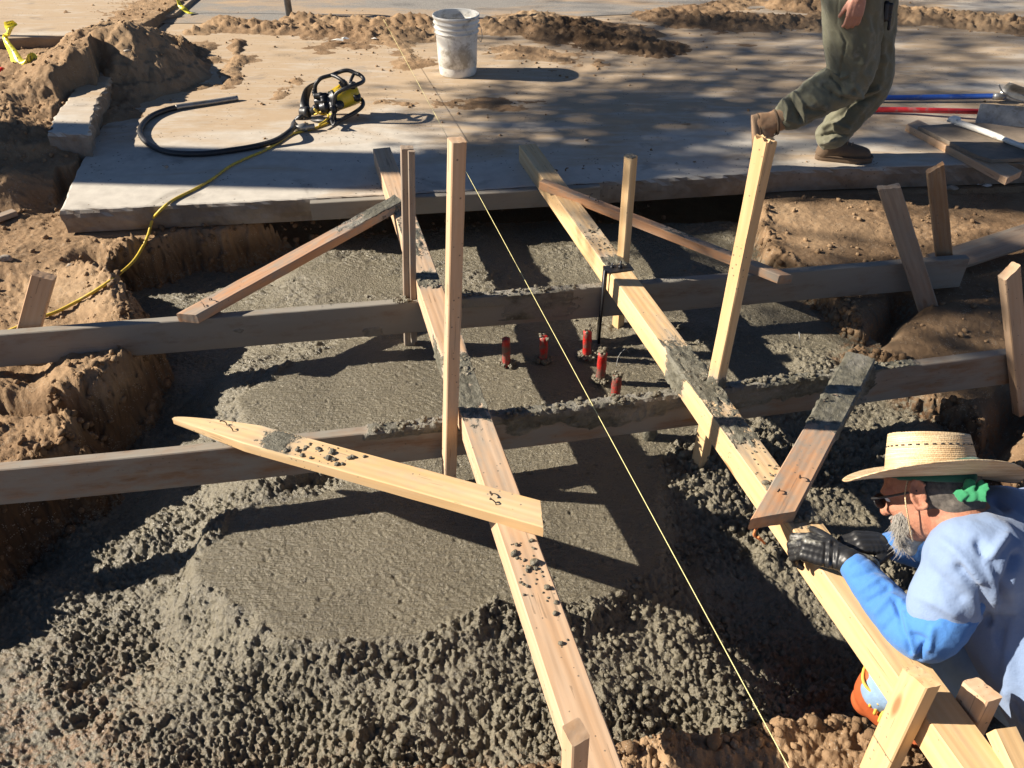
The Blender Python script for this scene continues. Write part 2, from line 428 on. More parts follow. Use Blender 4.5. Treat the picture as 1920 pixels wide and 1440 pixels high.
PAD = pts([(368, 1035, -.25), (430, 960, -.25), (640, 905, -.24), (700, 880, -.24), (640, 850, -.24), (470, 800, -.22), (445, 750, -.22), (520, 690, -.22), (640, 640, -.22), (900, 600, -.22), (1060, 650, -.22), (1250, 650, -.22), (1330, 760, -.22),
           (1235, 860, -.24), (1240, 950, -.26), (1230, 1080, -.27), (1080, 1130, -.27), (930, 1135, -.28), (860, 1170, -.28), (760, 1205, -.28), (640, 1210, -.28), (520, 1190, -.27), (430, 1140, -.27), (375, 1090, -.27)])

def coarse(fn, x0=-9.0, x1=9.0, y0=0.3, y1=9.6, h=0.035):
    nx = int((x1 - x0) / h) + 2; ny = int((y1 - y0) / h) + 2
    gx, gy = np.meshgrid(x0 + h * np.arange(nx), y0 + h * np.arange(ny), indexing='ij')
    T = fn(gx, gy)
    def f(x, y):
        a = np.clip((x - x0) / h, 0, nx - 1.001); b = np.clip((y - y0) / h, 0, ny - 1.001)
        i = a.astype(int); j = b.astype(int); u = a - i; v = b - j
        return (T[i, j] * (1 - u) + T[i + 1, j] * u) * (1 - v) + (T[i, j + 1] * (1 - u) + T[i + 1, j + 1] * u) * v
    return f
soil_base = coarse(lambda x, y: shep(SOIL, x, y, 0.06, 3.2))
conc_base = coarse(lambda x, y: shep(CONC, x, y, 0.06, 3.2), -3.5, 3.5, .3, 4.6)
rim_sd = coarse(lambda x, y: sdf(RIM, x, y), -4, 4, .3, 6, .02)
PADC = [c for c in CONC if c[2] > -.285]
padb = coarse(lambda x, y: shep(PADC, x, y, 0.12, 2.6), -3.5, 3.5, .3, 4.6)
pad_sd = coarse(lambda x, y: sdf(PAD, x, y), -3, 3, .3, 4.6, .02)

KB = pts([(60, 262, .12), (172, 262, .12), (182, 200, .12), (200, 165, .12), (165, 160, .12), (128, 172, .12)])
PILE = [((222, 38, .36), (185, 52, .32)), ((185, 52, .32), (135, 92, .24)), ((135, 92, .24), (85, 135, .15)), ((85, 135, .15), (-120, 185, .10)), ((240, 44, .30), (300, 58, .12)), ((200, 80, .22), (215, 130, .06))]
KB = pts([(60, 262, .12), (172, 262, .12), (182, 200, .12), (200, 165, .12), (165, 160, .12), (128, 172, .12)])
PILE = [(G(*a), G(*b)) for a, b in PILE]
def pile(x, y):
    wx = x + 0.09 * fbm(x * 4, y * 4, 4, 61, .6); wy = y + 0.09 * fbm(x * 4 + 9, y * 4, 4, 62, .6)
    out = np.full(x.shape, -1.0)
    for a, b in PILE:
        ex, ey = b[0] - a[0], b[1] - a[1]
        t = np.clip(((wx - a[0]) * ex + (wy - a[1]) * ey) / (ex * ex + ey * ey), 0, 1)
        d = np.sqrt((wx - a[0] - t * ex) ** 2 + (wy - a[1] - t * ey) ** 2)
        out = np.maximum(out, a[2] + (b[2] - a[2]) * t - 0.80 * np.sqrt(d * d + .0016) + .02)
    return out

def soil_height(x, y):
    on_slab = sdf(SLAB, x, y) < 0.02
    film = -.016 + .030 * np.clip(fbm(x * 1.3 + .4, y * 2.6, 5, 401, .66) + .05 - .16 * sstep(1.2, 3.0, x) - .35 * sstep(4.7, 4.2, y), -.1, .9)
    z = np.where(on_slab, np.minimum(film, .006), soil_base(x, y))
    kd = np.maximum(sdf(KB, x, y), 0)
    z = np.maximum(z, pile(x, y))
    z = np.where(kd < .12, np.minimum(z, .085 + kd * 2.2), z)
    # dirt lying on the slab: ridges swept along it
    rid = np.zeros_like(x)
    for a, b, wd, h in RIDGES:
        wob = 0.10 * fbm(x * 2.5, y * 2.5, 3, 31)
        d = segd(x + wob, y + wob, a, b)
        rid = np.maximum(rid, h * np.exp(-(d / wd) ** 2))
    clump = fbm(x * 7, y * 7, 5, 3, 0.6)
    calm = 1 - .6 * sstep(.8, 1.2, x) * (y > 1.5)
    bl = .8 * np.abs(vn(x * 9 + clump, y * 9, 351)) + .5 * np.abs(vn(x * 27, y * 27, 352)) + .4 * np.abs(vn(x * 55, y * 55, 353))
    rough = np.clip(0.35 + 1.1 * fbm(x * 1.3, y * 1.3, 2, 77), 0.15, 1) * calm
    pl = sstep(0.0, .12, z)
    rid = np.maximum(rid, .02 * pl)
    z = z + np.where(on_slab & (pl < .5), rid * (0.85 + 0.9 * clump), 0.03 * clump * rough + .03 * pl * clump)
    d1 = domes(x + .02 * clump, y, 0.050, 5, .25, .6, .55); d2 = domes(x, y + .01 * clump, 0.024, 9, .25, .6, .6)
    z = z + np.where(on_slab & (pl < .5), rid * .5, rough * .022 + .010 * calm) * (bl - .40)
    am = np.where(on_slab, np.clip(rid * 22, 0, 1) * 1.0 + 0.05, rough * (0.6 + 0.5 * np.clip(clump * 2, -.5, 1)) + .15)
    z = z + am * (d1 * 0.020 + d2 * 0.012)
    # banks beside the trench are blocky
    return z

RIDGES = [(tuple(G(370, 60)[:2]), tuple(G(470, 50)[:2]), .12, .035), (tuple(G(420, 48)[:2]), tuple(G(600, 58)[:2]), .15, .045), (tuple(G(600, 62)[:2]), tuple(G(800, 66)[:2]), .20, .045),
          (tuple(G(560, 40)[:2]), tuple(G(800, 45)[:2]), .14, .05), (tuple(G(930, 52)[:2]), tuple(G(1100, 50)[:2]), .18, .06), (tuple(G(1040, 62)[:2]), tuple(G(1230, 92)[:2]), .20, .05),
          (tuple(G(1230, 30)[:2]), tuple(G(1420, 5)[:2]), .2, .03), (tuple(G(1290, 42)[:2]), tuple(G(1540, 45)[:2]), .20, .055), (tuple(G(1460, 10)[:2]), tuple(G(1560, 20)[:2]), .12, .06),
          (tuple(G(1690, 30)[:2]), tuple(G(1920, 52)[:2]), .22, .06), (tuple(G(445, 80)[:2]), tuple(G(455, 105)[:2]), .07, .024), (tuple(G(455, 105)[:2]), tuple(G(420, 160)[:2]), .09, .024), (tuple(G(395, 163)[:2]), tuple(G(320, 172)[:2]), .05, .018),
          (tuple(G(330, 100)[:2]), tuple(G(240, 165)[:2]), .2, .05), (tuple(G(240, 150)[:2]), tuple(G(190, 215)[:2]), .16, .035), (tuple(G(215, 215)[:2]), tuple(G(190, 222)[:2]), .07, .018), (tuple(G(720, 190)[:2]), tuple(G(960, 200)[:2]), .12, .014), (tuple(G(500, 190)[:2]), tuple(G(560, 150)[:2]), .08, .013),
          (tuple(G(780, 120)[:2]), tuple(G(740, 80)[:2]), .14, .02)]
SLAB = [(-2.10, 3.55), (-0.965, 3.684), (0.42, 3.871), (0.936, 3.95), (1.467, 4.03), (2.6, 4.12), (4.5, 4.3), (9, 4.6), (9, 14), (-2.75, 14), (-2.75, 6.3), (-2.62, 5.5), (-2.36, 4.76), (-2.25, 4.2)]

NOTCH = [(tuple(G(1630, 640, -.17)[:2]), tuple(G(1700, 560, -.17)[:2]), .14, .05), (tuple(G(1860, 830, -.2)[:2]), tuple(G(1960, 700, -.2)[:2]), .16, .06), (tuple(G(160, 480, -.15)[:2]), tuple(G(225, 490, -.15)[:2]), .12, .06), (tuple(G(0, 765, -.2)[:2]), tuple(G(120, 775, -.2)[:2]), .10, .04)]

def soil_final(x, y):
    z = soil_height(x, y)
    wob = 0.05 * fbm(x * 3.2, y * 3.2, 4, 50, 0.6) + 0.016 * fbm(x * 16, y * 16, 3, 52)
    d = rim_sd(x, y) + wob
    wd_ = np.where((y > 3.3) & (x > -.9), .10, .17)
    depth = sstep(0.02, -1.0, (d + .012 * fbm(x * 34, y * 34, 3, 53)) / wd_)
    under = sstep(-0.02, 0.0, -0.14 - z)
    for a, b, dp_, wd_ in NOTCH:
        z = z - dp_ * np.exp(-(segd(x + 0.03 * fbm(x * 9, y * 9, 2, 99), y, a, b) / wd_) ** 2)
    # inner floor well below the concrete
    face = -0.62 + 0.03 * fbm(x * 6, y * 6, 3, 60)
    led = 0.04 * fbm(x * 9, y * 9, 3, 66)
    z = z * (1 - depth) + (face + led) * depth
    wl = np.exp(-((d + .07) / .09) ** 2)
    ws = .05 * fbm(x * 9, y * 9, 2, 501)
    wl = wl * np.where(y < 1.5, .55, 1.0)
    z = z + wl * (.034 * domes(x + ws, y + ws, .075, 503, .3, .65, .8) + .045 * domes(x - ws, y + ws, .038, 507, .3, .65, .9) + .035 * domes(x, y, .018, 511, .3, .65, .9) + .03 * (np.abs(vn(x * 26, y * 26, 515)) - .3))
    # keep the soil out of the slab's body
    ds = sdf(SLAB, x, y)
    z = np.where((ds < .05) & (y < 4.0) & (x > -2.05), np.minimum(z, -.128), z)
    ns = (ds < 0.12) & (y < 4.9) & (z > -0.125) & (z < -0.005) & (ds > -0.3)
    z = np.where(ns, -0.13, z)
    return z, d

_sz = coarse(lambda x, y: soil_final(x, y)[0], -3.2, 3.2, .5, 4.4, .016)
_sd = coarse(lambda x, y: soil_final(x, y)[1], -3.2, 3.2, .5, 4.4, .016)
def soil_map(x, y): return _sz(x, y), _sd(x, y)

def persp_grid(x0, x1, y0, y1, ncol, nrow, c=0.9, pw=1.6):
    tt = np.linspace(0, 1, nrow)
    y = y0 + (y1 - y0) * ((1 + tt * 2.2) ** pw - 1) / (3.2 ** pw - 1)
    u = np.linspace(x0, x1, ncol)
    Y, Uu = np.meshgrid(y, u, indexing='ij')
    X = Uu * (Y + c)
    return X, Y

for _i in range(len(RIDGES)): RIDGES[_i] = (*RIDGES[_i][:3], RIDGES[_i][3] * 1.35)
RIDGES += [(tuple(G(330, 130)[:2]), tuple(G(235, 190)[:2]), .13, .03), (tuple(G(300, 118)[:2]), tuple(G(400, 110)[:2]), .16, .022), (tuple(G(960, 95)[:2]), tuple(G(1120, 118)[:2]), .22, .02), (tuple(G(1000, 40)[:2]), tuple(G(1180, 62)[:2]), .25, .05), (tuple(G(620, 85)[:2]), tuple(G(760, 95)[:2]), .12, .02)]

def build_soil():
    nr, nc = 740, 840
    X, Y = persp_grid(-0.74, 0.76, 0.55, 9.0, nc, nr, 1.0, 1.5)
    yy = np.sort(np.concatenate([Y[:, 0], np.linspace(3.38, 3.98, 90), np.linspace(1.02, 1.2, 20)])); uu = np.linspace(-.74, .76, nc); nr = len(yy)
    Y, Uu = np.meshgrid(yy, uu, indexing='ij'); X = Uu * (Y + 1.0)
    Z, D = soil_final(X, Y)
    Cz = conc_base(X, Y)
    keep = ~((Z < Cz - 0.09) & (D < -0.1))
    ds = sdf(SLAB, X, Y)
    keep &= ~((ds < -0.06) & (Z < -0.022))
    # crumbling face: push points outwards so that banks overhang and break up
    wall = np.exp(-((D + 0.035) / 0.06) ** 2)
    n1 = fbm(X * 11, Z * 13 + Y * 5, 4, 91, .6); n2 = fbm(Y * 11, Z * 13 + X * 5, 4, 95, .6)
    n1 = n1 + .4 * fbm(Y * 31 + X * 7, Z * 34 + X * 9, 3, 98, .65); n2 = n2 + .4 * fbm(X * 31 + Y * 7, Z * 34 + Y * 9, 3, 99, .65)
    Xd = X + wall * 0.018 * n1; Yd = Y + wall * 0.018 * n2; Z = Z + wall * .012 * fbm(X * 30, Y * 30, 3, 97, .6)
    V = np.stack([Xd, Yd, Z], -1).reshape(-1, 3)
    fm = keep[:-1, :-1] & keep[1:, :-1] & keep[:-1, 1:] & keep[1:, 1:]
    q = grid_faces(nr, nc, fm)
    q = q[:, ::-1]
    damp = np.clip(sstep(-0.16, -0.26, Z) * 0.75 * (D < 0.02) + 0.35 * sstep(0.1, 0.5, fbm(X * .9 + 3, Y * .9, 3, 12)) + 0.35*sstep(1.0, 1.6, X)*sstep(3.8, 3.2, Y) + 0.5 * sstep(0.06, 0.0, segd(X, Y, RIDGES[5][0], RIDGES[5][1]) - .25), 0, 1)
    cem = np.clip(sstep(0.10, 0.0, np.abs(Z - Cz)) * 1.0 + 0.5 * sstep(0.4, 0.0, D) * (Y < 1.5) * (X < 0), 0, 1)
    used = np.zeros(len(V), bool); used[q.ravel()] = True
    idx = np.cumsum(used) - 1
    me = mesh_np('ground', V[used], quads=idx[q], attrs={'damp': damp.ravel()[used], 'cem': cem.ravel()[used]})
    o = link('ground', me, M['dirt']); o['kind'] = 'structure'; o['label'] = 'loose brown soil banks and piles round the trench'
    # wide plain beyond and below, reaching the horizon
    me = mesh_np('terrain', [(-300, -300, -0.66), (300, -300, -0.66), (300, 300, -0.66), (-300, 300, -0.66)], quads=[(0, 1, 2, 3)])
    o = link('terrain', me, M['dirt']); o['kind'] = 'structure'
    return

def clod(n_sub, seed):
    r = random.Random(seed)
    import bmesh
    bm = bmesh.new(); bmesh.ops.create_icosphere(bm, subdivisions=n_sub, radius=1)
    V = np.array([v.co[:] for v in bm.verts]); T = np.array([[v.index for v in f.verts] for f in bm.faces]); bm.free()
    g = np.random.default_rng(seed)
    k = g.normal(size=(9, 3)); ph = g.uniform(0, 6.28, 9)
    d = sum(np.sin(V @ (k[i] * 2.2) + ph[i]) for i in range(9)) / 9 * 0.55
    V = V * (1 + 1.5 * d[:, None]) * np.array([1, g.uniform(.7, 1), g.uniform(.55, .9)])
    return V, T

CLODS = [clod(2, s) for s in range(10)]
CLODS1 = [clod(1, s) for s in range(30, 38)]

def scatter(P, rad, protos=CLODS, seed=0, squash=1.0):
    """many small lumps as one mesh"""
    g = np.random.default_rng(seed); Vs = []; Ts = []; off = 0
    which = g.integers(0, len(protos), len(P))
    for k, (pv, pt) in enumerate(protos):
        I = np.nonzero(which == k)[0]
        if len(I) == 0: continue
        a = g.uniform(0, 6.28, len(I)); b = g.uniform(-1, 1, len(I))
        ca, sa = np.cos(a), np.sin(a); cb, sb = np.cos(b), np.sin(b)
        Rm = np.zeros((len(I), 3, 3))
        Rm[:, 0, 0] = ca; Rm[:, 0, 1] = -sa * cb; Rm[:, 0, 2] = sa * sb
        Rm[:, 1, 0] = sa; Rm[:, 1, 1] = ca * cb; Rm[:, 1, 2] = -ca * sb
        Rm[:, 2, 1] = sb; Rm[:, 2, 2] = cb
        W = np.einsum('nij,vj->nvi', Rm, pv) * rad[I][:, None, None]
        W[:, :, 2] *= squash
        W += P[I][:, None, :]
        Vs.append(W.reshape(-1, 3)); Ts.append((pt[None] + (np.arange(len(I)) * len(pv))[:, None, None] + off).reshape(-1, 3)); off += len(I) * len(pv)
    return np.concatenate(Vs), np.concatenate(Ts)

def conc_height(x, y):
    dp = pad_sd(x, y) + 0.05 * fbm(x * 4, y * 4, 3, 21)
    kk = sstep(.10, -.03, dp + .03 * fbm(x * 12, y * 12, 3, 30))
    z = conc_base(x, y) * (1 - kk) + padb(x, y) * kk
    sm = sstep(0.015, -0.018, dp + .02 * fbm(x * 18, y * 18, 3, 29))
    far = sstep(2.3, 3.0, y)
    rough = (1 - sm) * (1 - 0.55 * far)
    big = fbm(x * 3.1, y * 3.1, 4, 22)
    w1 = fbm(x * 14, y * 14, 3, 24)
    xx = x + 0.012 * w1; yy = y + 0.012 * fbm(x * 14 + 5, y * 14, 3, 25)
    # left part is smeared flow (smaller lumps), right and front part is loose clods
    loose = np.clip(sstep(-0.55, 0.05, x + 0.35 * (1.9 - y)) + 0.25, 0, 1)
    loose = np.where(y > 2.4, 0.35, loose)
    d1 = domes(xx, yy, 0.055, 41, .3, .62, .62); d2 = domes(xx, yy, 0.034, 45, .35, .65, .85); d3 = domes(x + .004 * w1, y, 0.017, 49, .35, .65, .9)
    fl = fbm(x * 22 + y * 10, y * 30 - x * 8, 4, 27, .65); ft = fbm(x * 60, y * 60, 3, 28, .6)
    def billow(f, sd, oc=3):
        o = 0; a = 1; t = 0
        for k_ in range(oc):
            o = o + a * np.abs(vn(x * f * 2 ** k_ + 3.1 * k_, y * f * 2 ** k_ - 1.7 * k_, sd + k_)); t += a; a *= .55
        return o / t
    bl = billow(27, 301, 4); bl2 = billow(60, 311, 3)
    bl3 = billow(38, 321, 4)
    md = sstep(-.35, .40, fbm(x * 2.6 + 1.7 * y, y * 4.0, 3, 361)); md2 = .35 + .85 * md + .25 * np.clip(loose - .7, 0, 1)
    rough = rough * np.maximum(md2, .95 * np.exp(-((dp - .06) / .06) ** 2))
    z = z + rough * (loose * 0.048 * (bl - .25) + (1 - loose) * 0.030 * (bl3 - .25) + 0.022 * bl2) 
    z = z + sm * (.0040 * (bl2 - .3) + .0024 * sstep(-.35, .35, fbm(x * 2.2, y * 2.2, 2, 334)) * vn((x * .8 - y * .6) * 9 + w1, (x * .6 + y * .8) * 95 + 2 * w1, 333) - .010 * np.clip(domes(x + .01 * w1, y, .045, 341, .05, .22, .30) - .03, 0, 1) * 3)
    z = z + rough * (0.050 * big + loose * 0.030 * d1 * sstep(.0, .35, big) + (0.05 + .4 * loose) * 0.018 * d2 + 0.009 * d3 + (1.1 - .7 * loose) * 0.016 * fl + 0.006 * ft)
    z = z + 0.0022 * w1 * sm + 0.004 * big * sm + 0.006 * sm * domes(xx, yy, .016, 55, .2, .5, .35) 
        # gouges in the smeared part
    go = np.clip(fbm(x * 3 + y * 3.2, (y - x) * 9, 3, 26) - 0.22, 0, 1)
    z = z - rough * (1 - loose) * go * 0.10
    # small dam of slurry standing off the pad edge
    z = z + 0.008 * np.exp(-((dp - 0.01) / 0.02) ** 2) * (0.3 + fbm(x * 5, y * 5, 2, 23))
    return z, sm, rough, loose

def build_concrete():
    nr, nc = 810, 780
    X, Y = persp_grid(-0.72, 0.70, 0.72, 3.95, nc, nr, 0.75, 1.25)
    Z, sm, rough, loose = conc_height(X, Y)
    Sz, D = soil_map(X, Y)
    keep = (D < 0.06) & (Z > Sz - 0.05)
    V = np.stack([X, Y, Z], -1).reshape(-1, 3)
    fm = keep[:-1, :-1] | keep[1:, :-1] | keep[:-1, 1:] | keep[1:, 1:]
    q = grid_faces(nr, nc, fm)[:, ::-1]
    used = np.zeros(len(V), bool); used[q.ravel()] = True; idx = np.cumsum(used) - 1
    soil = np.clip(sstep(-0.13, -0.02, D) + 0.4 * sstep(1.25, 1.0, Y) + .55 * sstep(-.85, -1.15, X) * sstep(1.6, 1.2, Y), 0, 1)
    me = mesh_np('wet_concrete', V[used], quads=idx[q], attrs={'smooth': sm.ravel()[used], 'soil': soil.ravel()[used]})
    o = link('wet_concrete', me, M['wet']); o['kind'] = 'structure'; o['label'] = 'freshly poured wet grey concrete filling the trench'
    # loose clods lying on it
    g = np.random.default_rng(3); n = 34000
    u = g.uniform(-0.62, 0.68, n); y = 0.75 + 2.9 * g.uniform(0, 1, n) ** 1.25; x = u * (y + 0.75)
    z, sm, rough, loose = conc_height(x, y); sz, d = soil_map(x, y)
    pr = 0.8 * rough * np.where(y > 2.4, 0.25, 0.06 + 0.94 * loose ** 1.5) * (0.3 + .9 * sstep(-.2, .3, fbm(x * 5, y * 5, 3, 88))) * (d < -0.02) * (z > sz)
    ok = g.uniform(0, 1, n) < pr
    x, y, z = x[ok], y[ok], z[ok]; lo = loose[ok]
    rad = (0.0028 + 0.011 * g.uniform(0, 1, len(x)) ** 3.5) * (0.55 + 0.6 * lo)
    P = np.stack([x, y, z + rad * 0.25], -1)
    Vv, T = scatter(P, rad, CLODS1, 5)
    at = np.zeros(len(Vv))
    me = mesh_np('concrete_clods', Vv, tris=T, attrs={'smooth': at, 'soil': at})
    o = link('concrete_clods', me, M['wet']); o['kind'] = 'stuff'; o['label'] = 'loose clods of wet concrete and aggregate on the pour'

def build_soil_clods():
    g = np.random.default_rng(13); n = 26000
    u = g.uniform(-0.66, 0.70, n); y = 0.85 + 7.0 * g.uniform(0, 1, n) ** 1.3; x = u * (y + 1)
    z, d = soil_final(x, y); on = sdf(SLAB, x, y) < 0.02
    rid = np.zeros_like(x)
    for a, b, wd, h in RIDGES: rid = np.maximum(rid, np.exp(-(segd(x, y, a, b) / (wd * 1.5)) ** 2))
    pr = np.where(on, 0.02 + 0.6 * rid, 0.35 + 0.4 * sstep(0.12, 0.0, d)) * (d > -0.02)
    pr = np.where((~on) & (z > 0.0), 0.6, pr)
    ok = g.uniform(0, 1, n) < pr
    x, y, z, on = x[ok], y[ok], np.where(on[ok], np.maximum(z[ok], 0.0), z[ok]), on[ok]
    rad = (0.003 + 0.013 * g.uniform(0, 1, len(x)) ** 4) * np.where(on, 0.75, 1.0)
    V, T = scatter(np.stack([x, y, z + rad * 0.3], -1), rad, CLODS1, 6)
    # broken lumps sticking out of the steep faces
    n = 60000; u = g.uniform(-0.66, 0.70, n); y = 0.85 + 3.2 * g.uniform(0, 1, n); x = u * (y + 1)
    z, d = soil_map(x, y); zc = conc_base(x, y); ok = (d < .02) & (d > -.16) & (z > zc - .02) & (g.uniform(0, 1, n) < .75)
    x, y, z = x[ok], y[ok], z[ok]; r2 = .004 + .018 * g.uniform(0, 1, len(x)) ** 3
    z = z + g.uniform(-.04, .02, len(x)); nV, nT = scatter(np.stack([x, y, z], -1), r2, CLODS1, 16)
    dmp = np.concatenate([np.zeros(len(V)), np.full(len(nV), .45)])
    T = np.concatenate([T, nT + len(V)]); V = np.concatenate([V, nV])
    a = np.zeros(len(V))
    me = mesh_np('soil_clods', V, tris=T, attrs={'damp': dmp, 'cem': a})
    o = link('soil_clods', me, M['dirt']); o['kind'] = 'stuff'; o['label'] = 'crumbs and clods of brown soil scattered over slab and banks'

def slab_mesh(name, poly, top, bot, jag=0.012, step=0.03, seed=0, inner=True, slope=None):
    """thick slab with broken edges: outline resampled and jittered, a side wall of several rows, flat top"""
    P = []; n = len(poly)
    for i in range(n):
        a = np.array(poly[i][:2]); b = np.array(poly[(i + 1) % n][:2]); L = np.linalg.norm(b - a)
        k = max(1, int(L / step)) if L < 6 else 12
        for j in range(k): P.append(a + (b - a) * j / k)
    P = np.array(P); m = len(P)
    c = P.mean(0)
    tang = np.roll(P, -1, 0) - np.roll(P, 1, 0); nrm = np.stack([tang[:, 1], -tang[:, 0]], -1); nrm /= np.linalg.norm(nrm, axis=1)[:, None]
    rows = []; zs = [top, top - 0.004, top - 0.018] + list(np.linspace(top - 0.04, bot, 4)); ins = [-0.008, -0.001, 0.004, 0.003, 0.0, -0.006, -0.012]
    for k, (z, i_) in enumerate(zip(zs, ins)):
        nn = fbm(P[:, 0] * 14 + z * 60, P[:, 1] * 14 + z * 40, 3, 200 + seed) + 0.8 * fbm(P[:, 0] * 3, P[:, 1] * 3 + z * 12, 2, 210 + seed)
        off = i_ + jag * nn
        zz = np.full(m, z) + (0 if k < 2 else 0.006 * nn)
        if slope is not None: zz = zz + slope(P[:, 0], P[:, 1])
        rows.append(np.column_stack([P + nrm * off[:, None], zz]))
    V = np.concatenate(rows); q = []
    for k in range(len(rows) - 1):
        i = np.arange(m); j = (i + 1) % m
        q.append(np.stack([k * m + i, (k + 1) * m + i, (k + 1) * m + j, k * m + j], -1))
    q = np.concatenate(q)
    import bmesh
    me = mesh_np(name, V, quads=q, smooth=False)
    bm = bmesh.new(); bm.from_mesh(me); bm.verts.ensure_lookup_table()
    f1 = bm.faces.new([bm.verts[i] for i in range(m)])
    bmesh.ops.triangulate(bm, faces=[f1])
    bmesh.ops.recalc_face_normals(bm, faces=bm.faces)
    bm.to_mesh(me); bm.free()
    at = me.attributes.new('dust', 'FLOAT', 'POINT'); at.data.foreach_set('value', np.ones(len(me.vertices), np.float32))
    return me

build_soil(); build_concrete(); build_soil_clods()
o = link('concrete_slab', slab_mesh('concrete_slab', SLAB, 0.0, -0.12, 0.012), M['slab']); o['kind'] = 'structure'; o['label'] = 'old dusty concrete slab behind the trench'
# broken concrete kerb at the slab's left side
K = [tuple(G(88, 248, .12)[:2]), tuple(G(162, 252, .12)[:2]), tuple(G(178, 200, .12)[:2]), tuple(G(215, 130, .12)[:2]), tuple(G(245, 90, .12)[:2]), tuple(G(190, 85, .12)[:2]), tuple(G(135, 175, .12)[:2])]
o = link('broken_kerb', slab_mesh('broken_kerb', K, 0.12, -0.10, 0.026, 0.02, 3), M['slab']); tag(o, 'raised broken end of old concrete kerb half under the dirt pile', 'kerb')
# pavement at the far left with a kerb face
Pv = [tuple(G(-200, 82)[:2]), tuple(G(0, 80)[:2]), tuple(G(130, 74)[:2]), tuple(G(190, 60)[:2]), tuple(G(330, 34)[:2]), (-2.9, 14), (-14, 14), (-14, 6.2)]
o = link('pavement', slab_mesh('pavement', Pv, 0.03, -0.12, 0.004, 0.05, 5), M['slab']); o['kind'] = 'structure'

o = link('road', mesh_np('road', [(-12, 6.85, .004), (-2.9, 6.95, .004), (-.6, 6.95, .004), (2.4, 7.5, .004), (3, 14, .004), (-12, 14, .004)], quads=[(0, 1, 4, 5), (1, 2, 3, 4)], smooth=False), M['road']); o['kind'] = 'structure'
# ------------------------------------------------------------------ timber
def plank_mesh(name, L, w, t, step=0.012, sub=0.010, rad=0.003, wet=None, thick=0.010, bow=None, shape=None, seed=0, rough=0.0006, endcut=(0, 0), split=0.0, capnoise=0.0):
    """sawn timber, local X = length, Y = width, Z = thickness"""
    n = max(2, int(L / step))
    def side(a, b, k): return [a + (b - a) * i / k for i in range(k)]
    ky = max(2, int(w / sub)); kz = max(2, int(t / sub)); hw, ht = w / 2, t / 2; r = rad
    c = []
    for y in side(-hw + r, hw - r, ky): c.append((y, -ht, 0, -1))
    c.append((hw - r, -ht, 0.3, -1)); 
    for z in side(-ht + r, ht - r, kz): c.append((hw, z, 1, 0))
    c.append((hw, ht - r, 1, .3))
    for y in side(hw - r, -hw + r, ky): c.append((y, ht, 0, 1))
    c.append((-hw + r, ht, -.3, 1))
    for z in side(ht - r, -ht + r, kz): c.append((-hw, z, -1, 0))
    c.append((-hw, -ht + r, -1, -.3))
    c = np.array(c); m = len(c)
    x = np.linspace(0, L, n); Xs = np.repeat(x, m).reshape(n, m)
    Y = np.tile(c[:, 0], (n, 1)); Z = np.tile(c[:, 1], (n, 1)); NY = np.tile(c[:, 2], (n, 1)); NZ = np.tile(c[:, 3], (n, 1))
    # oblique ends: shift x with y
    if endcut[0]: Xs = Xs + endcut[0] * Y / hw * (1 - Xs / L)
    if endcut[1]: Xs = Xs + endcut[1] * Y / hw * (Xs / L)
    e = rough * (fbm(Xs * 6 + seed, (Y + Z) * 60, 2, seed) * 1.5)
    Y = Y + NY * e; Z = Z + NZ * e
    W = np.zeros_like(Xs)
    if wet is not None:
        ang = Y * 1.3 + Z * 2.1
        nz = fbm(Xs * 16 + seed * 3.7, ang * 40, 4, 300 + seed, .6)
        W = np.clip(wet(Xs, Y / hw, Z / ht, NY, NZ) + 0.38 * nz, 0, 1)
        W = np.where(wet(Xs, Y / hw, Z / ht, NY, NZ) <= 0.001, 0, W)
        nn = domes(Xs + seed, ang, 0.016, 310 + seed, .3, .65, .8)
        disp = sstep(0.5, 0.7, W) * thick * (0.35 + 1.0 * nn)
        Y = Y + NY * disp; Z = Z + NZ * disp
    if shape is not None: Xs, Y, Z = shape(Xs, Y, Z, L)
    if bow is not None:
        by, bz = bow(Xs / L); Y = Y + by; Z = Z + bz
    V = np.stack([Xs, Y, Z], -1)
    if capnoise:
        for k, s in ((0, -1), (-1, 1)):
            V[k, :, 0] += s * capnoise * fbm(V[k, :, 1] * 90 + seed, V[k, :, 2] * 90, 2, seed + 5)
    V = V.reshape(-1, 3)
    i = np.arange(n - 1)[:, None] * m; j = np.arange(m)[None, :]; j2 = (np.arange(m)[None, :] + 1) % m
    q = np.stack([i + j, i + m + j, i + m + j2, i + j2], -1).reshape(-1, 4)
    # caps
    c0 = V[:m].mean(0); c1 = V[-m:].mean(0); c0[0] -= .0008; c1[0] += .0008; b = len(V)
    V = np.concatenate([V, [c0, c1]])
    jj = np.arange(m); k2 = (jj + 1) % m
    T = np.concatenate([np.stack([np.full(m, b), jj, k2], -1), np.stack([np.full(m, b + 1), (n - 1) * m + k2, (n - 1) * m + jj], -1)])
    at = np.concatenate([W.ravel(), [W[0].mean(), W[-1].mean()]])
    q = q[:, ::-1]; T = T[:, ::-1]
    me = mesh_np(name, V, quads=q, tris=T, smooth=True, attrs={'wet': at})
    fl = np.ones(len(me.polygons), bool); me.polygons.foreach_set('use_smooth', fl)
    # keep the arrises: split normals by angle
    me.update()
    try: me.set_sharp_from_angle(angle=R(35))
    except Exception: pass
    return me

def frame_mx(A, B, up):
    A = Vector(A); B = Vector(B); x = (B - A).normalized(); up = Vector(up)
    y = up.cross(x).normalized(); z = x.cross(y)
    m = Matrix((x, y, z)).transposed().to_4x4(); m.translation = A
    return m, (B - A).length

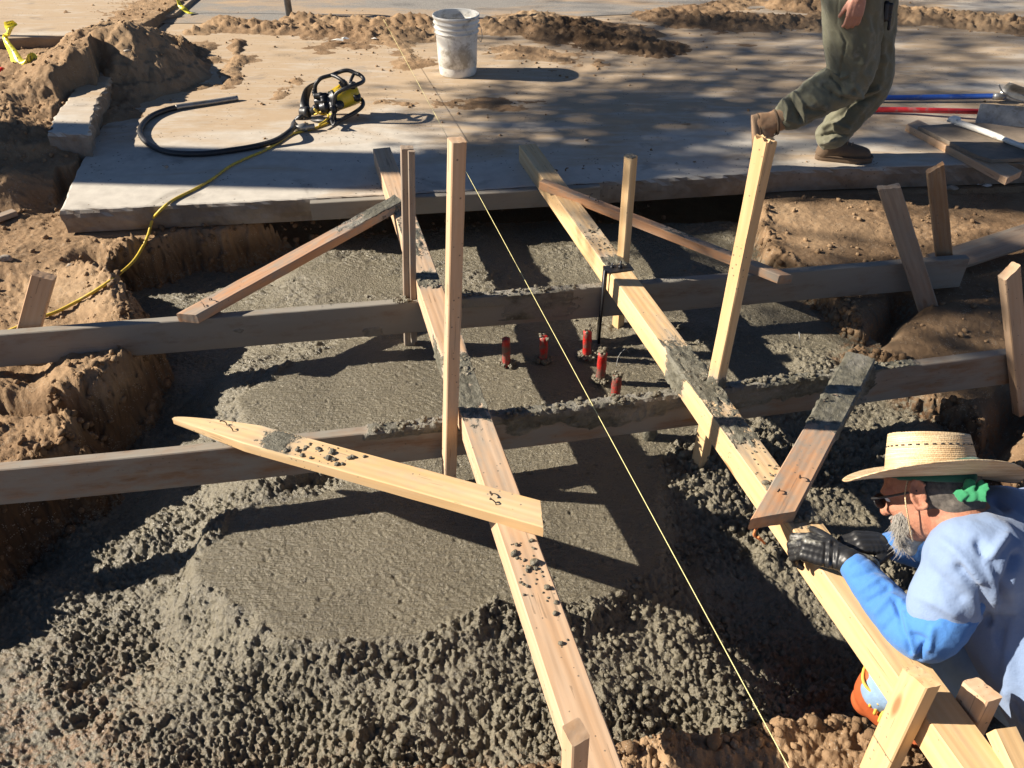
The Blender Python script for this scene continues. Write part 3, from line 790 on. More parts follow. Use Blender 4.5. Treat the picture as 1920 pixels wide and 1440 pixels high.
def plank(name, A, B, w, t, mat, label, cat, up=(0, 0, 1), group=None, parent=None, **kw):
    m, L = frame_mx(A, B, up)
    me = plank_mesh(name, L, w, t, **kw)
    o = link(name, me, mat)
    o.matrix_world = m
    if parent is None: tag(o, label, cat, group)
    return o

def splats(parent, P, rad, seed):                 # lumps of concrete sitting on timber, world points
    V, T = scatter(np.array(P), np.array(rad), CLODS, seed, 0.7)
    inv = np.array(parent.matrix_world.inverted())
    V = V @ inv[:3, :3].T + inv[:3, 3]
    me = mesh_np('concrete_splatter', V, tris=T, attrs={'smooth': np.zeros(len(V)), 'soil': np.zeros(len(V))})
    o = link('concrete_splatter', me, M['wet'], parent); o['kind'] = 'stuff'
    return o

def on_top(B0, L0, L1, n, half, z, seed, cl=None, rlo=.003, rhi=.012):
    g = np.random.default_rng(seed); s = g.uniform(L0, L1, n) if cl is None else np.clip(g.normal(cl[0], cl[1], n), L0, L1)
    u = g.uniform(-half, half, n)
    r = rlo + (rhi - rlo) * g.uniform(0, 1, n) ** 3
    P = B0[None] + BD[None] * s[:, None] + BP[None] * u[:, None]; P[:, 2] = z + r * .3
    return P, r

# long 4x4 beams resting on slab and boards
bh = 0.089
def wetband(c, wd, topbias=1.0):
    return lambda s, y, z, ny, nz: sum(a * np.exp(-((s - c_) / w_) ** 2) for c_, w_, a in zip(c, wd, topbias if isinstance(topbias, (list, tuple)) else [topbias] * len(c)))
Lo = np.array([-0.707, 4.083, 0]) + BP * bh / 2; Ro = np.array([0.036, 4.134, 0]) + BP * bh / 2
def wetL(s, y, z, ny, nz):
    top = (nz > 0.5)
    left = (ny < -0.5) if False else (ny > 0.5)
    a = 0.62 * np.exp(-((s - 1.0) / 0.35) ** 2) + 0.85 * np.exp(-((s - 1.38) / .06) ** 2) + 0.9 * np.exp(-((s - 1.95) / .07) ** 2) + 0.72 * np.exp(-((s - 2.12) / 0.16) ** 2) + 0.25 * np.exp(-((s - 2.5) / .3) ** 2)
    b = 0.75 * np.exp(-((s - 1.82) / 0.13) ** 2) + 0.3 * np.exp(-((s - 1.05) / .2) ** 2)
    return np.where(top, a, b)
beamL = plank('timber_beam', Lo + BD * 0 + (0, 0, bh / 2), Lo + BD * 3.75 + (0, 0, bh / 2), bh, bh, M['pink'], 'left of the two long square timber beams, under the pointed brace, smeared with cement in the middle', 'beam',
              wet=wetL, seed=1, sub=0.008, step=0.010, thick=0.008)
def wetR(s, y, z, ny, nz):
    top = (nz > 0.5)
    a = 0.20 * np.exp(-((s - 2.2) / .6) ** 2) + 0.42 * np.exp(-((s - 1.0) / .22) ** 2) + 0.7 * np.exp(-((s - 1.28) / .05) ** 2) + 0.62 * np.exp(-((s - 1.98) / 0.18) ** 2) + 0.9 * np.exp(-((s - 2.12) / .07) ** 2) + 0.45 * np.exp(-((s - 2.35) / .12) ** 2) + 0.75 * np.exp(-((s - 2.68) / .05) ** 2)
    b = 0.95 * np.exp(-((s - 2.0) / 0.085) ** 2)
    return np.where(top, a, b)
beamR = plank('timber_beam', Ro + (0, 0, bh / 2), Ro + BD * 3.8 + (0, 0, bh / 2), bh, bh, M['fresh'], 'right of the two long square timber beams, the one the kneeling man in the straw hat grips', 'beam',
              wet=wetR, seed=2, sub=0.008, step=0.010, thick=0.010)
P1, r1 = on_top(Lo, 2.75, 3.1, 45, .035, bh, 1, (2.85, .10), .0025, .012)
P2, r2 = on_top(Lo, 1.35, 1.45, 40, .035, bh, 2, None, .004, .011); P3, r3 = on_top(Lo, 1.9, 2.02, 70, .045, bh, 3, None, .004, .014)
splats(beamL, np.concatenate([P1, P2, P3]), np.concatenate([r1, r2, r3]), 1)
P1, r1 = on_top(Ro, 2.55, 2.78, 80, .035, bh, 4, (2.67, .05), .004, .015); P2, r2 = on_top(Ro, 1.0, 1.35, 60, .04, bh, 5, None, .0025, .009)
P3, r3 = on_top(Ro, 1.95, 2.18, 90, .044, bh, 6, None, .004, .012); P4, r4 = on_top(Ro, 2.2, 2.6, 60, .04, bh, 7, None, .0025, .006)
splats(beamR, np.concatenate([P1, P2, P3, P4]), np.concatenate([r1, r2, r3, r4]), 2)

# cross boards (2x6 on edge, tops at slab level)
bw, bt = 0.140, 0.038
def yU(x): return 2.797 + 0.1536 * x
A = np.array([-2.6, yU(-2.6) + bt / 2, -bw / 2]); B = np.array([1.915, yU(1.915) + bt / 2, -bw / 2])
def wetU(s, y, z, ny, nz):
    x = s - 2.6
    blob = 0.95 * np.exp(-((x - .14) / .17) ** 2) * (z > -.75) + 0.7 * np.exp(-((x + .12) / .12) ** 2) * (z > .35) + 0.8 * np.exp(-((x + .52) / .05) ** 2) * (z < -.3)
    top = (nz > .5) * (0.55 * (x > -.3) * (x < .75))
    sp = 0.62 * np.exp(-(((x + 1.02) / .03) ** 2)) * np.exp(-((z - .1) / .35) ** 2)
    return np.where(nz > .5, np.maximum(top, 0.35 * (x > -.9) * (x < -.4)), blob + sp)
boardU = plank('form_board', A, B, bt, bw, M['board'], 'far cross board, weathered grey, on edge nearest the old slab and passing under both beams', 'board', wet=wetU, seed=3, sub=0.010, endcut=(0, 0), thick=0.007)
xs = np.array([-2.3, -1.507, -0.908, -0.217, 0.417, 1.076, 1.80]); ys = np.array([1.70, 1.799, 1.888, 2.0, 2.124, 2.262, 2.398])
A = np.array([-2.3, 1.70 + bt / 2, -bw / 2]); B = np.array([1.83, 2.402 + bt / 2, -bw / 2])
LL = np.linalg.norm(B - A)
chord = 1.70 + (xs + 2.3) * (2.402 - 1.70) / 4.13
pf = np.polyfit((xs + 2.3) / 4.13, ys - chord, 3)
def wetLo(s, y, z, ny, nz):
    x = -2.3 + s * .986
    zz = (z + 1) / 2                                              # 0 bottom, 1 top
    drip = 0.45 + 0.42 * fbm(x * 4.5, x * 0, 3, 444) + .13 * fbm(x * 30, x * 0, 2, 445)
    f = 1.1 * sstep(drip - .05, drip + .12, zz) * sstep(-.08, .02, x) * sstep(1.28, 1.15, x) + 1.0 * sstep(.72, .85, zz) * sstep(-.52, -.42, x) * sstep(0.0, -.1, x) + 1.0 * np.exp(-((x - 1.17) / .07) ** 2)
    t_ = 0.95 * sstep(-.5, -.4, x) * sstep(1.45, 1.30, x) + .28
    return np.where(nz > .5, t_, f)
boardL = plank('form_board', A, B, bt, bw, M['brown'], 'near cross board on edge, brown face with wet cement dripping over its top', 'board', wet=wetLo, seed=4, sub=0.009, step=.009, thick=0.010,
               bow=lambda u: (np.polyval(pf, u), 0 * u))
g = np.random.default_rng(8); n = 260; xx = g.uniform(-.45, 1.35, n)
yy = np.interp(xx, xs, ys) + g.uniform(-.008, .042, n); rr = .003 + .009 * g.uniform(0, 1, n) ** 2
splats(boardL, np.stack([xx, yy, rr * .5 + .004], -1), rr, 3)
n = 130; xx = np.concatenate([g.uniform(-.2, .3, n // 2), g.normal(-.42, .02, n - n // 2)]); yy = yU(xx) + g.uniform(-.004, .04, n); rr = .003 + .008 * g.uniform(0, 1, n) ** 2
splats(boardU, np.stack([xx, yy, rr * .5 + .003], -1), rr, 4)

# nails
M['nail'] = mat_plain('nail_steel', (0.10, 0.075, 0.06), 0.45, 0.9)
def tube_mesh(name, P, r, seg=8, closed=False, caps=True):
    P = np.array(P, float); n = len(P)
    rr = np.full(n, r) if np.isscalar(r) else np.array(r, float)
    T = np.gradient(P, axis=0) if not closed else (np.roll(P, -1, 0) - np.roll(P, 1, 0))
    T /= np.linalg.norm(T, axis=1)[:, None] + 1e-12
    ref = np.array([0, 0, 1.0]) if abs(T[0][2]) < 0.9 else np.array([1.0, 0, 0])
    u = np.cross(T[0], ref); u /= np.linalg.norm(u); V = []
    a = np.arange(seg) * 2 * math.pi / seg
    for i in range(n):
        u = u - T[i] * (u @ T[i]); u /= np.linalg.norm(u) + 1e-12; v = np.cross(T[i], u)
        V.append(P[i] + rr[i] * (np.cos(a)[:, None] * u + np.sin(a)[:, None] * v))
    V = np.concatenate(V); nn = n if closed else n - 1
    i = np.arange(nn)[:, None] * seg; i2 = ((np.arange(nn) + 1) % n)[:, None] * seg; j = np.arange(seg)[None]; j2 = (j + 1) % seg
    q = np.stack([i + j, i + j2, i2 + j2, i2 + j], -1).reshape(-1, 4); T_ = None
    if caps and not closed:
        b = len(V); V = np.concatenate([V, [P[0], P[-1]]]); jj = np.arange(seg); k = (jj + 1) % seg
        T_ = np.concatenate([np.stack([np.full(seg, b), k, jj], -1), np.stack([np.full(seg, b + 1), (n - 1) * seg + jj, (n - 1) * seg + k], -1)])
    return mesh_np(name, V, quads=q, tris=T_)

def spline(C, n=40, closed=False):                # Catmull-Rom through control points
    C = np.array(C, float); k = len(C); out = []
    for i in range(k if closed else k - 1):
        p0, p1, p2, p3 = (C[(i - 1) % k], C[i], C[(i + 1) % k], C[(i + 2) % k]) if closed else (C[max(i - 1, 0)], C[i], C[i + 1], C[min(i + 2, k - 1)])
        t = np.linspace(0, 1, max(2, n // k), endpoint=False)[:, None]
        out.append(0.5 * ((2 * p1) + (-p0 + p2) * t + (2 * p0 - 5 * p1 + 4 * p2 - p3) * t ** 2 + (-p0 + 3 * p1 - 3 * p2 + p3) * t ** 3))
    out = np.concatenate(out)
    return out if closed else np.concatenate([out, C[-1:]])

def nails(parent, P, h=.02, bend=None, seed=0):
    inv = parent.matrix_world.inverted(); r = random.Random(seed)
    for p in P:
        p = np.array(p); d = np.array([r.uniform(-1, 1), r.uniform(-1, 1), 0]); d /= np.linalg.norm(d)
        k = bend if bend is not None else .8
        Q = spline([p - (0, 0, .004), p + (0, 0, h * .4), p + np.array([0, 0, h * .7]) + d * h * k * .6, p + np.array([0, 0, h * .7]) + d * h * k * 1.3], 12)
        me = tube_mesh('nail', Q, [.0016] * (len(Q) - 2) + [.0032, .0032], 6)
        o = link('nail', me, M['nail'], parent)
        o.matrix_parent_inverse = inv

# braces
tb = bh + .019
A = G(352, 597, .022); B = G(748, 379, tb)
br = plank('brace', A, B, .072, .038, M['orange'], 'short brace from far board up to left beam, its upper half caked in grey cement', 'brace', group='diagonal braces', seed=5, thick=.006,
           wet=lambda s, y, z, ny, nz: (0.25 + .55 * sstep(.55, 1.0, s)) * (nz > .3) + .55 * sstep(.7, 1.1, s) * (nz <= .3), rough=.0012, endcut=(-.02, .01))
nails(br, [A + (B - A) * .05 + (0.02, 0, .019), A + (B - A) * .09 + (0, 0.01, .019)], .018, seed=1)
A = G(1016, 345, tb + .002); B = G(1472, 524, .036)
br = plank('brace', A, B, .042, .040, M['orange'], 'thin orange stick brace from right beam to far board, behind the tall leaning stake', 'brace', group='diagonal braces', seed=6, endcut=(0, .02), thick=.006,
           wet=lambda s, y, z, ny, nz: (nz > .3) * (.62 * np.exp(-((s - .72) / .14) ** 2) + .5 * np.exp(-((s - 1.0) / .12) ** 2)+ .6 * np.exp(-((s - 1.3) / .1) ** 2)))
nails(br, [A + (B - A) * .22 + (0, 0.005, .02), A + (B - A) * .25 + (0.01, -.005, .018)], .02, seed=2)
def point(Xs, Y, Z, L):
    k = np.clip(Xs / .30, 0, 1); f = 0.10 + .90 * k ** .75
    return Xs, (Y + .045) * f - .045 + .0 * Y + (1 - k) * 0.025, Z * (0.55 + .45 * k)
A = G(333, 783, .026); B = G(1016, 972, tb + .001)
br = plank('brace', A, B, .089, .038, M['fresh'], 'fresh pine brace with a sharpened tip, lying over near board and left beam', 'brace', group='diagonal braces', seed=7, shape=point, endcut=(0, -.022), thick=.005,
           wet=lambda s, y, z, ny, nz: (nz > .3) * (.52 * np.exp(-((s - .40) / .07) ** 2) + .18), capnoise=.003)
Pn = [A + (B - A) * .16 + (0, .01, .018), A + (B - A) * .185 + (0, -.01, .018), A + (B - A) * .88 + (0, .02, .019), A + (B - A) * .885 + (0.01, -.02, .019)]
nails(br, Pn, .018, seed=3)
g = np.random.default_rng(21); n = 40; u = g.normal(.44, .05, n); v = g.uniform(-.035, .035, n); rr = .002 + .010 * g.uniform(0, 1, n) ** 2.5
ax = (B - A) / np.linalg.norm(B - A); sd = np.cross([0, 0, 1], ax)
splats(br, A + (B - A) * u[:, None] + sd * v[:, None] + np.array([0, 0, .019]) + np.stack([0 * rr, 0 * rr, rr * .3], -1), rr, 5)
A = G(1452, 968, tb + .002); B = G(1612, 676, .026)
br = plank('brace', A - (B - A) * .02, B, .089, .038, M['orange'], 'orange brace beside the gloved hand, slanted foot on right beam, top coated in cement', 'brace', group='diagonal braces', seed=8, endcut=(-.05, 0), thick=.008,
           wet=lambda s, y, z, ny, nz: 1.0 * sstep(.40, .56, s) + .12, capnoise=.004)
L_ = np.linalg.norm(B - A)
nails(br, [A + (B - A) * .10 + (-.02, 0, .02), A + (B - A) * .16 + (.02, .01, .02), A + (B - A) * .5 + (-.03, .01, .02), A + (B - A) * .62 + (-.03, .01, .02), A + (B - A) * .68 + (-.02, 0, .02)], .016, seed=4)
# rusty tie wire hanging from its foot
M['rust'] = mat_plain('rusty_wire', (0.55, 0.20, 0.07), .7)
f0 = G(1424, 985, .10)
o = link('tie_wire', tube_mesh('tie_wire', spline([f0 + (0.03, .01, 0), f0, f0 + (-.01, -.005, -.03), f0 + (.012, -.01, -.045), f0 + (0.0, -.012, -.03), f0 + (.02, -.012, -.055)], 50), .0035, 6), M['rust'])
tag(o, 'orange rusty twist of tie wire hanging at the foot of the slanted brace', 'wire')

# stakes: top and bottom surveyed on a plane at known distance
def stake(pb, pt, yb, yt, w, t, yaw, mat, label, seed, zb=None, wet=None, parts=None, capnoise=.003, endcut=0, group='wooden stakes', shape=None, thick=.006):
    B = GY(*pb, yb); T = GY(*pt, yt)
    ax = T - B
    if zb is not None: B = B - ax * ((B[2] - zb) / ax[2])
    up = (math.sin(yaw), -math.cos(yaw), 0)                       # normal of the broad face
    return plank('stake', T, B, w, t, mat, label, 'stake', up=up, group=group, seed=seed, wet=wet, capnoise=capnoise, endcut=(endcut, 0), shape=shape, thick=thick, step=.012, sub=.008)
stake((842, 880), (857, 262), 1.955, 1.955, .038, .038, R(22), M['pink'], 'tall square stake in the centre, in front of near board and left beam', 9, zb=-.34,
      wet=lambda s, y, z, ny, nz: .22 * np.exp(-((s - .55) / .1) ** 2) + 0 * s)
st = stake((768, 650), (763, 276), 2.79, 2.79, .044, .036, R(10), M['grey'], 'weathered stake of two slats behind far board at left beam', 10, zb=-.34)
def slit(Xs, Y, Z, L): return Xs, Y, Z
st2 = plank('slat', GY(771, 283, 2.765), GY(776, 640, 2.765), .024, .016, M['grey'], '', '', up=(math.sin(R(10)), -math.cos(R(10)), 0), parent=1, seed=11, capnoise=.003)
mw = st2.matrix_world.copy(); st2.parent = st; st2.matrix_parent_inverse = st.matrix_world.inverted(); st2.matrix_basis = mw
stake((1158, 620), (1183, 292), 2.955, 2.955, .038, .038, R(42), M['fresh'], 'plain square stake right of right beam, behind far board, mud on its top', 12, zb=-.34, wet=lambda s, y, z, ny, nz: .6 * (s < .012) + 0 * s)
def crack(Xs, Y, Z, L):
    k = np.exp(-Xs / .07); return Xs - k * .011 * (np.sin(Y * 520 + 1) * .6 + np.sin(Z * 260 + 1) * .4) + k * .004 * np.sin(Y * 1700), Y * (1 + .12 * k), Z * (1 + .10 * k)
stake((1315, 850), (1436, 262), 2.10, 2.13, .045, .040, R(40), M['fresh'], 'tallest leaning pine stake with a splintered top, right of right beam', 13, zb=-.38, shape=crack, capnoise=.004,
      wet=lambda s, y, z, ny, nz: .85 * np.exp(-((s - .80) / .06) ** 2))
stake((1733, 556), (1666, 350), 2.995, 2.995, .078, .032, R(-12), M['grey'], 'grey weathered flat stake tilted left in front of far board end', 14, zb=-.2, capnoise=.006, endcut=.012)
stake((1771, 490), (1753, 314), 3.16, 3.16, .064, .032, R(-8), M['dark'], 'dark brown flat stake standing behind far board end', 15, zb=-.2, capnoise=.004, endcut=-.010)
stake((1915, 745), (1892, 508), 2.37, 2.37, .060, .036, R(20), M['pink'], 'pinkish stake at right end of near board', 16, zb=-.24, capnoise=.004, endcut=-.012)
stake((22, 735), (83, 516), 2.60, 2.60, .075, .036, R(5), M['pink'], 'tilted flat stake with a dark centre line behind far board at the left', 17, zb=-.24, capnoise=.003, endcut=-.006)
def at_beam(px, py, off, o, dx=0):                # where a sight line meets the vertical plane beside a beam
    d = ray(px, py); n = BP; k = ((o + n * off - _O) @ n) / (d @ n)
    return _O + d * k
T = at_beam(1080, 1372, -(.0445 + .022), Lo); print('near stake top', T)
plank('stake', T, T + np.array([.01, -.02, -.55]), .038, .038, M['pink'], 'short stake nailed against left beam at the bottom of the view', 'stake', up=(-.85, -.5, 0), group='wooden stakes', seed=18, capnoise=.002, endcut=(.006, 0))
T = at_beam(1728, 1268, -(.0445 + .020), Ro); print('right stake top', T)
Tb = T + np.array([-.01, -.03, -.6])
o = plank('stake', T, Tb, .068, .036, M['fresh'], 'stub stake with nail holes against the left side of right beam', 'stake', up=(-.97, -.24, 0), group='wooden stakes', seed=19, capnoise=.003, endcut=(-.012, 0))
T = at_beam(1842, 1292, (.0445 + .024), Ro); print('right stake2 top', T)
plank('stake', T, T + np.array([.02, -.03, -.6]), .066, .038, M['pink'], 'stub stake on the far side of right beam, near the bottom right corner', 'stake', up=(.97, .25, 0), group='wooden stakes', seed=20, capnoise=.003, endcut=(.010, 0))
o = plank('wood_block', T + np.array([.018, -.07, -.035]), T + np.array([.05, -.30, -.10]), .05, .036, M['fresh'], 'pale block of scrap wood nailed to the stake beyond right beam', 'block', up=(0, .2, 1), seed=21)
stubs = plank('stake', GY(1214, 838, 2.22) + (0, 0, .25), GY(1214, 838, 2.22) + (0, 0, -.1), .03, .03, M['grey'], 'short stake coated in cement, hidden below near board between the beams', 'stake', up=(.3, -1, 0), group='wooden stakes', seed=22, wet=lambda s, y, z, ny, nz: .95 + 0 * s, thick=.012)

# form strip along the old slab's edge
A = np.array([-.955, 3.650, -.046]); B = np.array([.430, 3.838, -.046])
plank('form_board', A, B, .038, .089, M['board'], 'pale board on edge fixed along the front edge of the old slab', 'board', seed=23, wet=lambda s, y, z, ny, nz: .2 + 0 * s)
# weathered plank leaning out at the right
plank('plank', G(1752, 497, -.13), G(2080, 392, -.02), .12, .02, M['grey'], 'weathered grey plank lying on the soil at the right edge', 'plank', up=(0, -.35, 1), seed=24)
# ------------------------------------------------------------------ objects
M['white_plastic'] = mat_plain('dirty_white_plastic', (0.72, 0.70, 0.64), .45, 0, .12, 14, dirt=(0.30, 0.27, 0.22), damt=.45)
M['black'] = mat_plain('black_rubber', (0.022, 0.022, 0.024), .42, 0, .3, 30, bump=.001)
M['yellow'] = mat_plain('yellow_paint', (0.72, 0.50, 0.03), .35, 0, .1, 30, dirt=(0.25, 0.2, 0.1), damt=.2)
M['cord'] = mat_plain('yellow_cord', (0.66, 0.47, 0.05), .5, 0, .2, 40, dirt=(0.3, 0.24, 0.12), damt=.3)
M['steel'] = mat_plain('grey_steel', (0.32, 0.32, 0.31), .42, .7, .25, 30, dirt=(0.2, 0.18, 0.15), damt=.4)
M['darksteel'] = mat_plain('dark_steel', (0.035, 0.036, 0.04), .38, .6, .3, 30)
M['red'] = mat_plain('red_tape', (0.50, 0.018, 0.014), .4, 0, .35, 40, bump=.004, dirt=(.11, .10, .08), damt=.75)
M['redp'] = mat_plain('red_plastic', (0.75, 0.03, 0.02), .3, 0, .1, 10)
M['redpaint'] = mat_plain('red_handle_paint', (0.55, 0.03, 0.035), .4, 0, .2, 20, dirt=(0.3, 0.2, 0.18), damt=.25)
M['blue'] = mat_plain('blue_handle_paint', (0.02, 0.075, 0.34), .4, 0, .2, 20, dirt=(0.16, 0.18, 0.2), damt=.3)
M['paper'] = mat_plain('white_paper', (0.8, 0.78, 0.72), .7)
M['string'] = mat_plain('string_fibre', (0.72, 0.66, 0.30), .7, 0, .2, 60)
M['panel'] = mat_plain('worn_panel', (0.235, 0.185, 0.135), .75, 0, .3, 9, bump=.002, dirt=(0.12, .1, .08), damt=.4)
M['galv'] = mat_plain('galvanised', (0.20, 0.205, 0.21), .5, .6, .4, 18)
def mat_tape():
    m, t, b = newmat('caution_tape'); q = N(t); v = q.coord('UV')
    tc = q.n('ShaderNodeTexCoord'); sx = q.n('ShaderNodeSeparateXYZ'); q.l(tc.outputs['UV'], sx.inputs[0])
    u = q.m('FRACT', q.m('MULTIPLY', sx.outputs[0], 1.0)); 
    a = q.m('MULTIPLY', q.m('GREATER_THAN', sx.outputs[1], .25), q.m('LESS_THAN', sx.outputs[1], .75))
    ring = q.m('MULTIPLY', q.m('GREATER_THAN', q.m('SINE', q.m('MULTIPLY', sx.outputs[0], 60)), .35), q.m('GREATER_THAN', q.noise(v, 9, 1), .45))
    col = q.mix(q.m('MULTIPLY', a, ring), (0.80, 0.72, 0.07), (0.10, 0.09, 0.05))
    q.l(col, b.inputs['Base Color']); b.inputs['Roughness'].default_value = .3
    b.inputs['Transmission Weight'].default_value = 0.0
    return m
M['tape'] = mat_tape()

def lathe(name, prof, seg=48, origin=(0, 0, 0), axis=(0, 0, 1), wob=0.0, seed=0):
    prof = np.array(prof, float); a = np.arange(seg) * 2 * math.pi / seg
    zax = Vector(axis).normalized(); xax = zax.orthogonal().normalized(); yax = zax.cross(xax)
    xax, yax, zax = map(np.array, (xax, yax, zax))
    n = len(prof); r = prof[:, 0][:, None] * (1 + wob * np.sin(2 * a + seed)[None])
    V = (np.array(origin) + r[..., None] * (np.cos(a)[None, :, None] * xax + np.sin(a)[None, :, None] * yax) + prof[:, 1][:, None, None] * zax).reshape(-1, 3)
    i = np.arange(n - 1)[:, None] * seg; j = np.arange(seg)[None]; k = (j + 1) % seg
    q = np.stack([i + j, i + k, i + seg + k, i + seg + j], -1).reshape(-1, 4)
    return mesh_np(name, V, quads=q)

def box_mesh(name, corners_top, thick, bevel=.002):
    """a slab from its top outline (world points) and a thickness"""
    import bmesh
    bm = bmesh.new(); top = [bm.verts.new(p) for p in corners_top]; f = bm.faces.new(top); f.normal_update()
    if f.normal.z < 0: f.normal_flip(); 
    n = f.normal.copy()
    r = bmesh.ops.extrude_face_region(bm, geom=[f])
    for v in r['geom']:
        if isinstance(v, bmesh.types.BMVert): v.co -= n * thick
    bmesh.ops.recalc_face_normals(bm, faces=bm.faces)
    if bevel: bmesh.ops.bevel(bm, geom=list(bm.edges), offset=bevel, segments=2, affect='EDGES', profile=.5)
    me = bpy.data.meshes.new(name); bm.to_mesh(me); bm.free(); return me

def ribbon(name, P, W, mat, tagv=None, n=40, parent=None, twist=None):
    P = spline(P, n); k = len(P)
    Wd = np.array([np.array(W[0]) * (1 - t) + np.array(W[-1]) * t for t in np.linspace(0, 1, k)]) if len(W) == 2 else spline(W, n)[:k]
    V = np.concatenate([P - Wd / 2, P + Wd / 2]); i = np.arange(k - 1)
    q = np.stack([i, i + 1, k + i + 1, k + i], -1)
    me = mesh_np(name, V, quads=q)
    uv = me.uv_layers.new(name='UVMap'); s = np.concatenate([[0], np.cumsum(np.linalg.norm(np.diff(P, axis=0), axis=1))]) * 4
    for L in me.loops:
        vi = L.vertex_index; uv.data[L.index].uv = (s[vi % k], 0.0 if vi < k else 1.0)
    o = link(name, me, mat, parent)
    m = o.modifiers.new('thickness', 'SOLIDIFY'); m.thickness = .0006
    return o

# bucket
bo = G(859, 137); t = thing('bucket', bo, 'dirty white plastic bucket standing on the old slab', 'bucket')
prof = [(0, .004), (.112, .004), (.118, 0), (.122, .006), (.124, .03), (.136, .25), (.137, .262), (.145, .264), (.146, .27), (.139, .276), (.139, .292), (.147, .294), (.148, .300), (.1405, .306), (.141, .322), (.149, .324), (.150, .330), (.143, .336), (.144, .352), (.151, .354), (.153, .362), (.150, .370), (.146, .371), (.143, .366), (.141, .30), (.133, .20), (.127, .06), (.09, .035), (0, .03)]
child('body', lathe('bucket_body', prof, 64, bo, wob=.006), M['white_plastic'], t)
hp = spline([bo + (.150, -.02, .30), bo + (.158, -.05, .27), bo + (.160, -.07, .22), bo + (.152, -.09, .19), bo + (.12, -.115, .21), bo + (.05, -.148, .235), bo + (-.06, -.15, .25), bo + (-.13, -.09, .285), bo + (-.148, -.02, .30)], 50)
hp = spline([bo + (.150, .0, .30), bo + (.160, -.02, .285), bo + (.166, -.03, .24), bo + (.158, -.02, .205), bo + (.145, .04, .20), bo + (.115, .09, .21), bo + (.04, .145, .23), bo + (-.06, .14, .25), bo + (-.12, .09, .28), bo + (-.150, .0, .30)], 50)
child('handle', tube_mesh('bucket_handle', hp, .0022, 6), M['steel'], t)
for sx in (1, -1):
    child('handle_lug', lathe('handle_lug', [(0, 0), (.012, 0), (.012, .008), (0, .010)], 16, bo + (sx * .143, 0, .30), (sx, 0, 0)), M['white_plastic'], t)
child('grout_residue', lathe('grout_residue', [(0, .06), (.06, .062), (.11, .055), (.126, .07)], 24, bo), M['wet'], t)

# concrete vibrator with hose
Y0 = 4.80
def Vb(x, y, dy=0.0): return GY(540 + x / 6.857, 110 + y / 6.857, Y0 + dy)
vo = G(600, 232); vib = thing('concrete_vibrator', vo, 'yellow and black portable concrete vibrator with black tube frame and long hose', 'concrete vibrator')
def vt(nm, L, r, mat, n=60, seg=10): return child(nm, tube_mesh(nm, spline([Vb(*p) for p in L], n), r, seg), M[mat], vib)
vt('frame_tube', [(600, 800, -.10), (592, 680, -.09), (588, 560, -.08), (610, 470, -.08), (660, 420, -.08), (760, 375, -.08), (880, 335, -.06), (950, 305, -.02), (972, 275, .02), (955, 235, .05), (900, 195, .06)], .0115, 'black')
vt('frame_tube', [(350, 420, .02), (352, 350, .02), (385, 290, .02), (440, 245, .03), (560, 212, .05), (640, 180, .08), (720, 155, .08), (790, 155, .08), (860, 185, .07), (900, 200, .06)], .0115, 'black')
vt('frame_tube', [(900, 500, .03), (950, 530, .03), (968, 580, 0), (940, 630, -.04), (860, 690, -.07), (760, 745, -.10), (640, 808, -.13), (600, 812, -.12)], .0115, 'black')
vt('frame_tube', [(560, 212, .05), (620, 232, .02), (690, 275, -.01), (740, 320, -.02)], .011, 'black', 20)
vt('frame_tube', [(850, 190, .07), (820, 250, .04), (800, 310, .0)], .009, 'black', 14)
vt('frame_tube', [(300, 780, -.02), (330, 800, -.06), (420, 800, -.10), (600, 810, -.12)], .0115, 'black', 20)
vt('frame_tube', [(590, 700, -.09), (560, 780, -.16), (590, 860, -.22), (620, 800, -.2)], .010, 'black', 20)
a = Vb(585, 545, -.01); b = Vb(905, 440, .05); ax = b - a; Lm = np.linalg.norm(ax)
child('motor', lathe('motor', [(0, 0), (.045, 0), (.056, .006), (.058, .02), (.058, Lm * .75), (.056, Lm * .76), (.055, Lm * .9), (.045, Lm), (0, Lm)], 40, a, ax), M['yellow'], vib)
child('motor_cap', lathe('motor_cap', [(0, -.05), (.035, -.05), (.05, -.03), (.052, 0), (.060, .002), (.060, .014), (.03, .02)], 32, a, ax), M['black'], vib)
child('motor_foot', lathe('motor_foot', [(0, 0), (.022, 0), (.022, .03), (0, .03)], 16, Vb(880, 520, .0), (.3, -.4, 1)), M['black'], vib)
child('motor_foot', lathe('motor_foot', [(0, 0), (.024, 0), (.024, .03), (0, .03)], 16, Vb(660, 600, -.06), (.3, -.8, .4)), M['black'], vib)
child('motor_bracket', lathe('motor_bracket', [(0, 0), (.018, 0), (.02, .03), (0, .035)], 16, Vb(830, 375, -.02), (.1, -.2, 1)), M['black'], vib)
child('motor_lid', box_mesh('motor_lid', [Vb(505, 430, .02), Vb(630, 385, .04), Vb(700, 300, .08), Vb(560, 400, .10)], .012), M['yellow'], vib)
child('switch_box', box_mesh('switch_box', [Vb(640, 300, .0), Vb(720, 255, .02), Vb(760, 290, .06), Vb(690, 345, .06)], .04, .004), M['black'], vib)
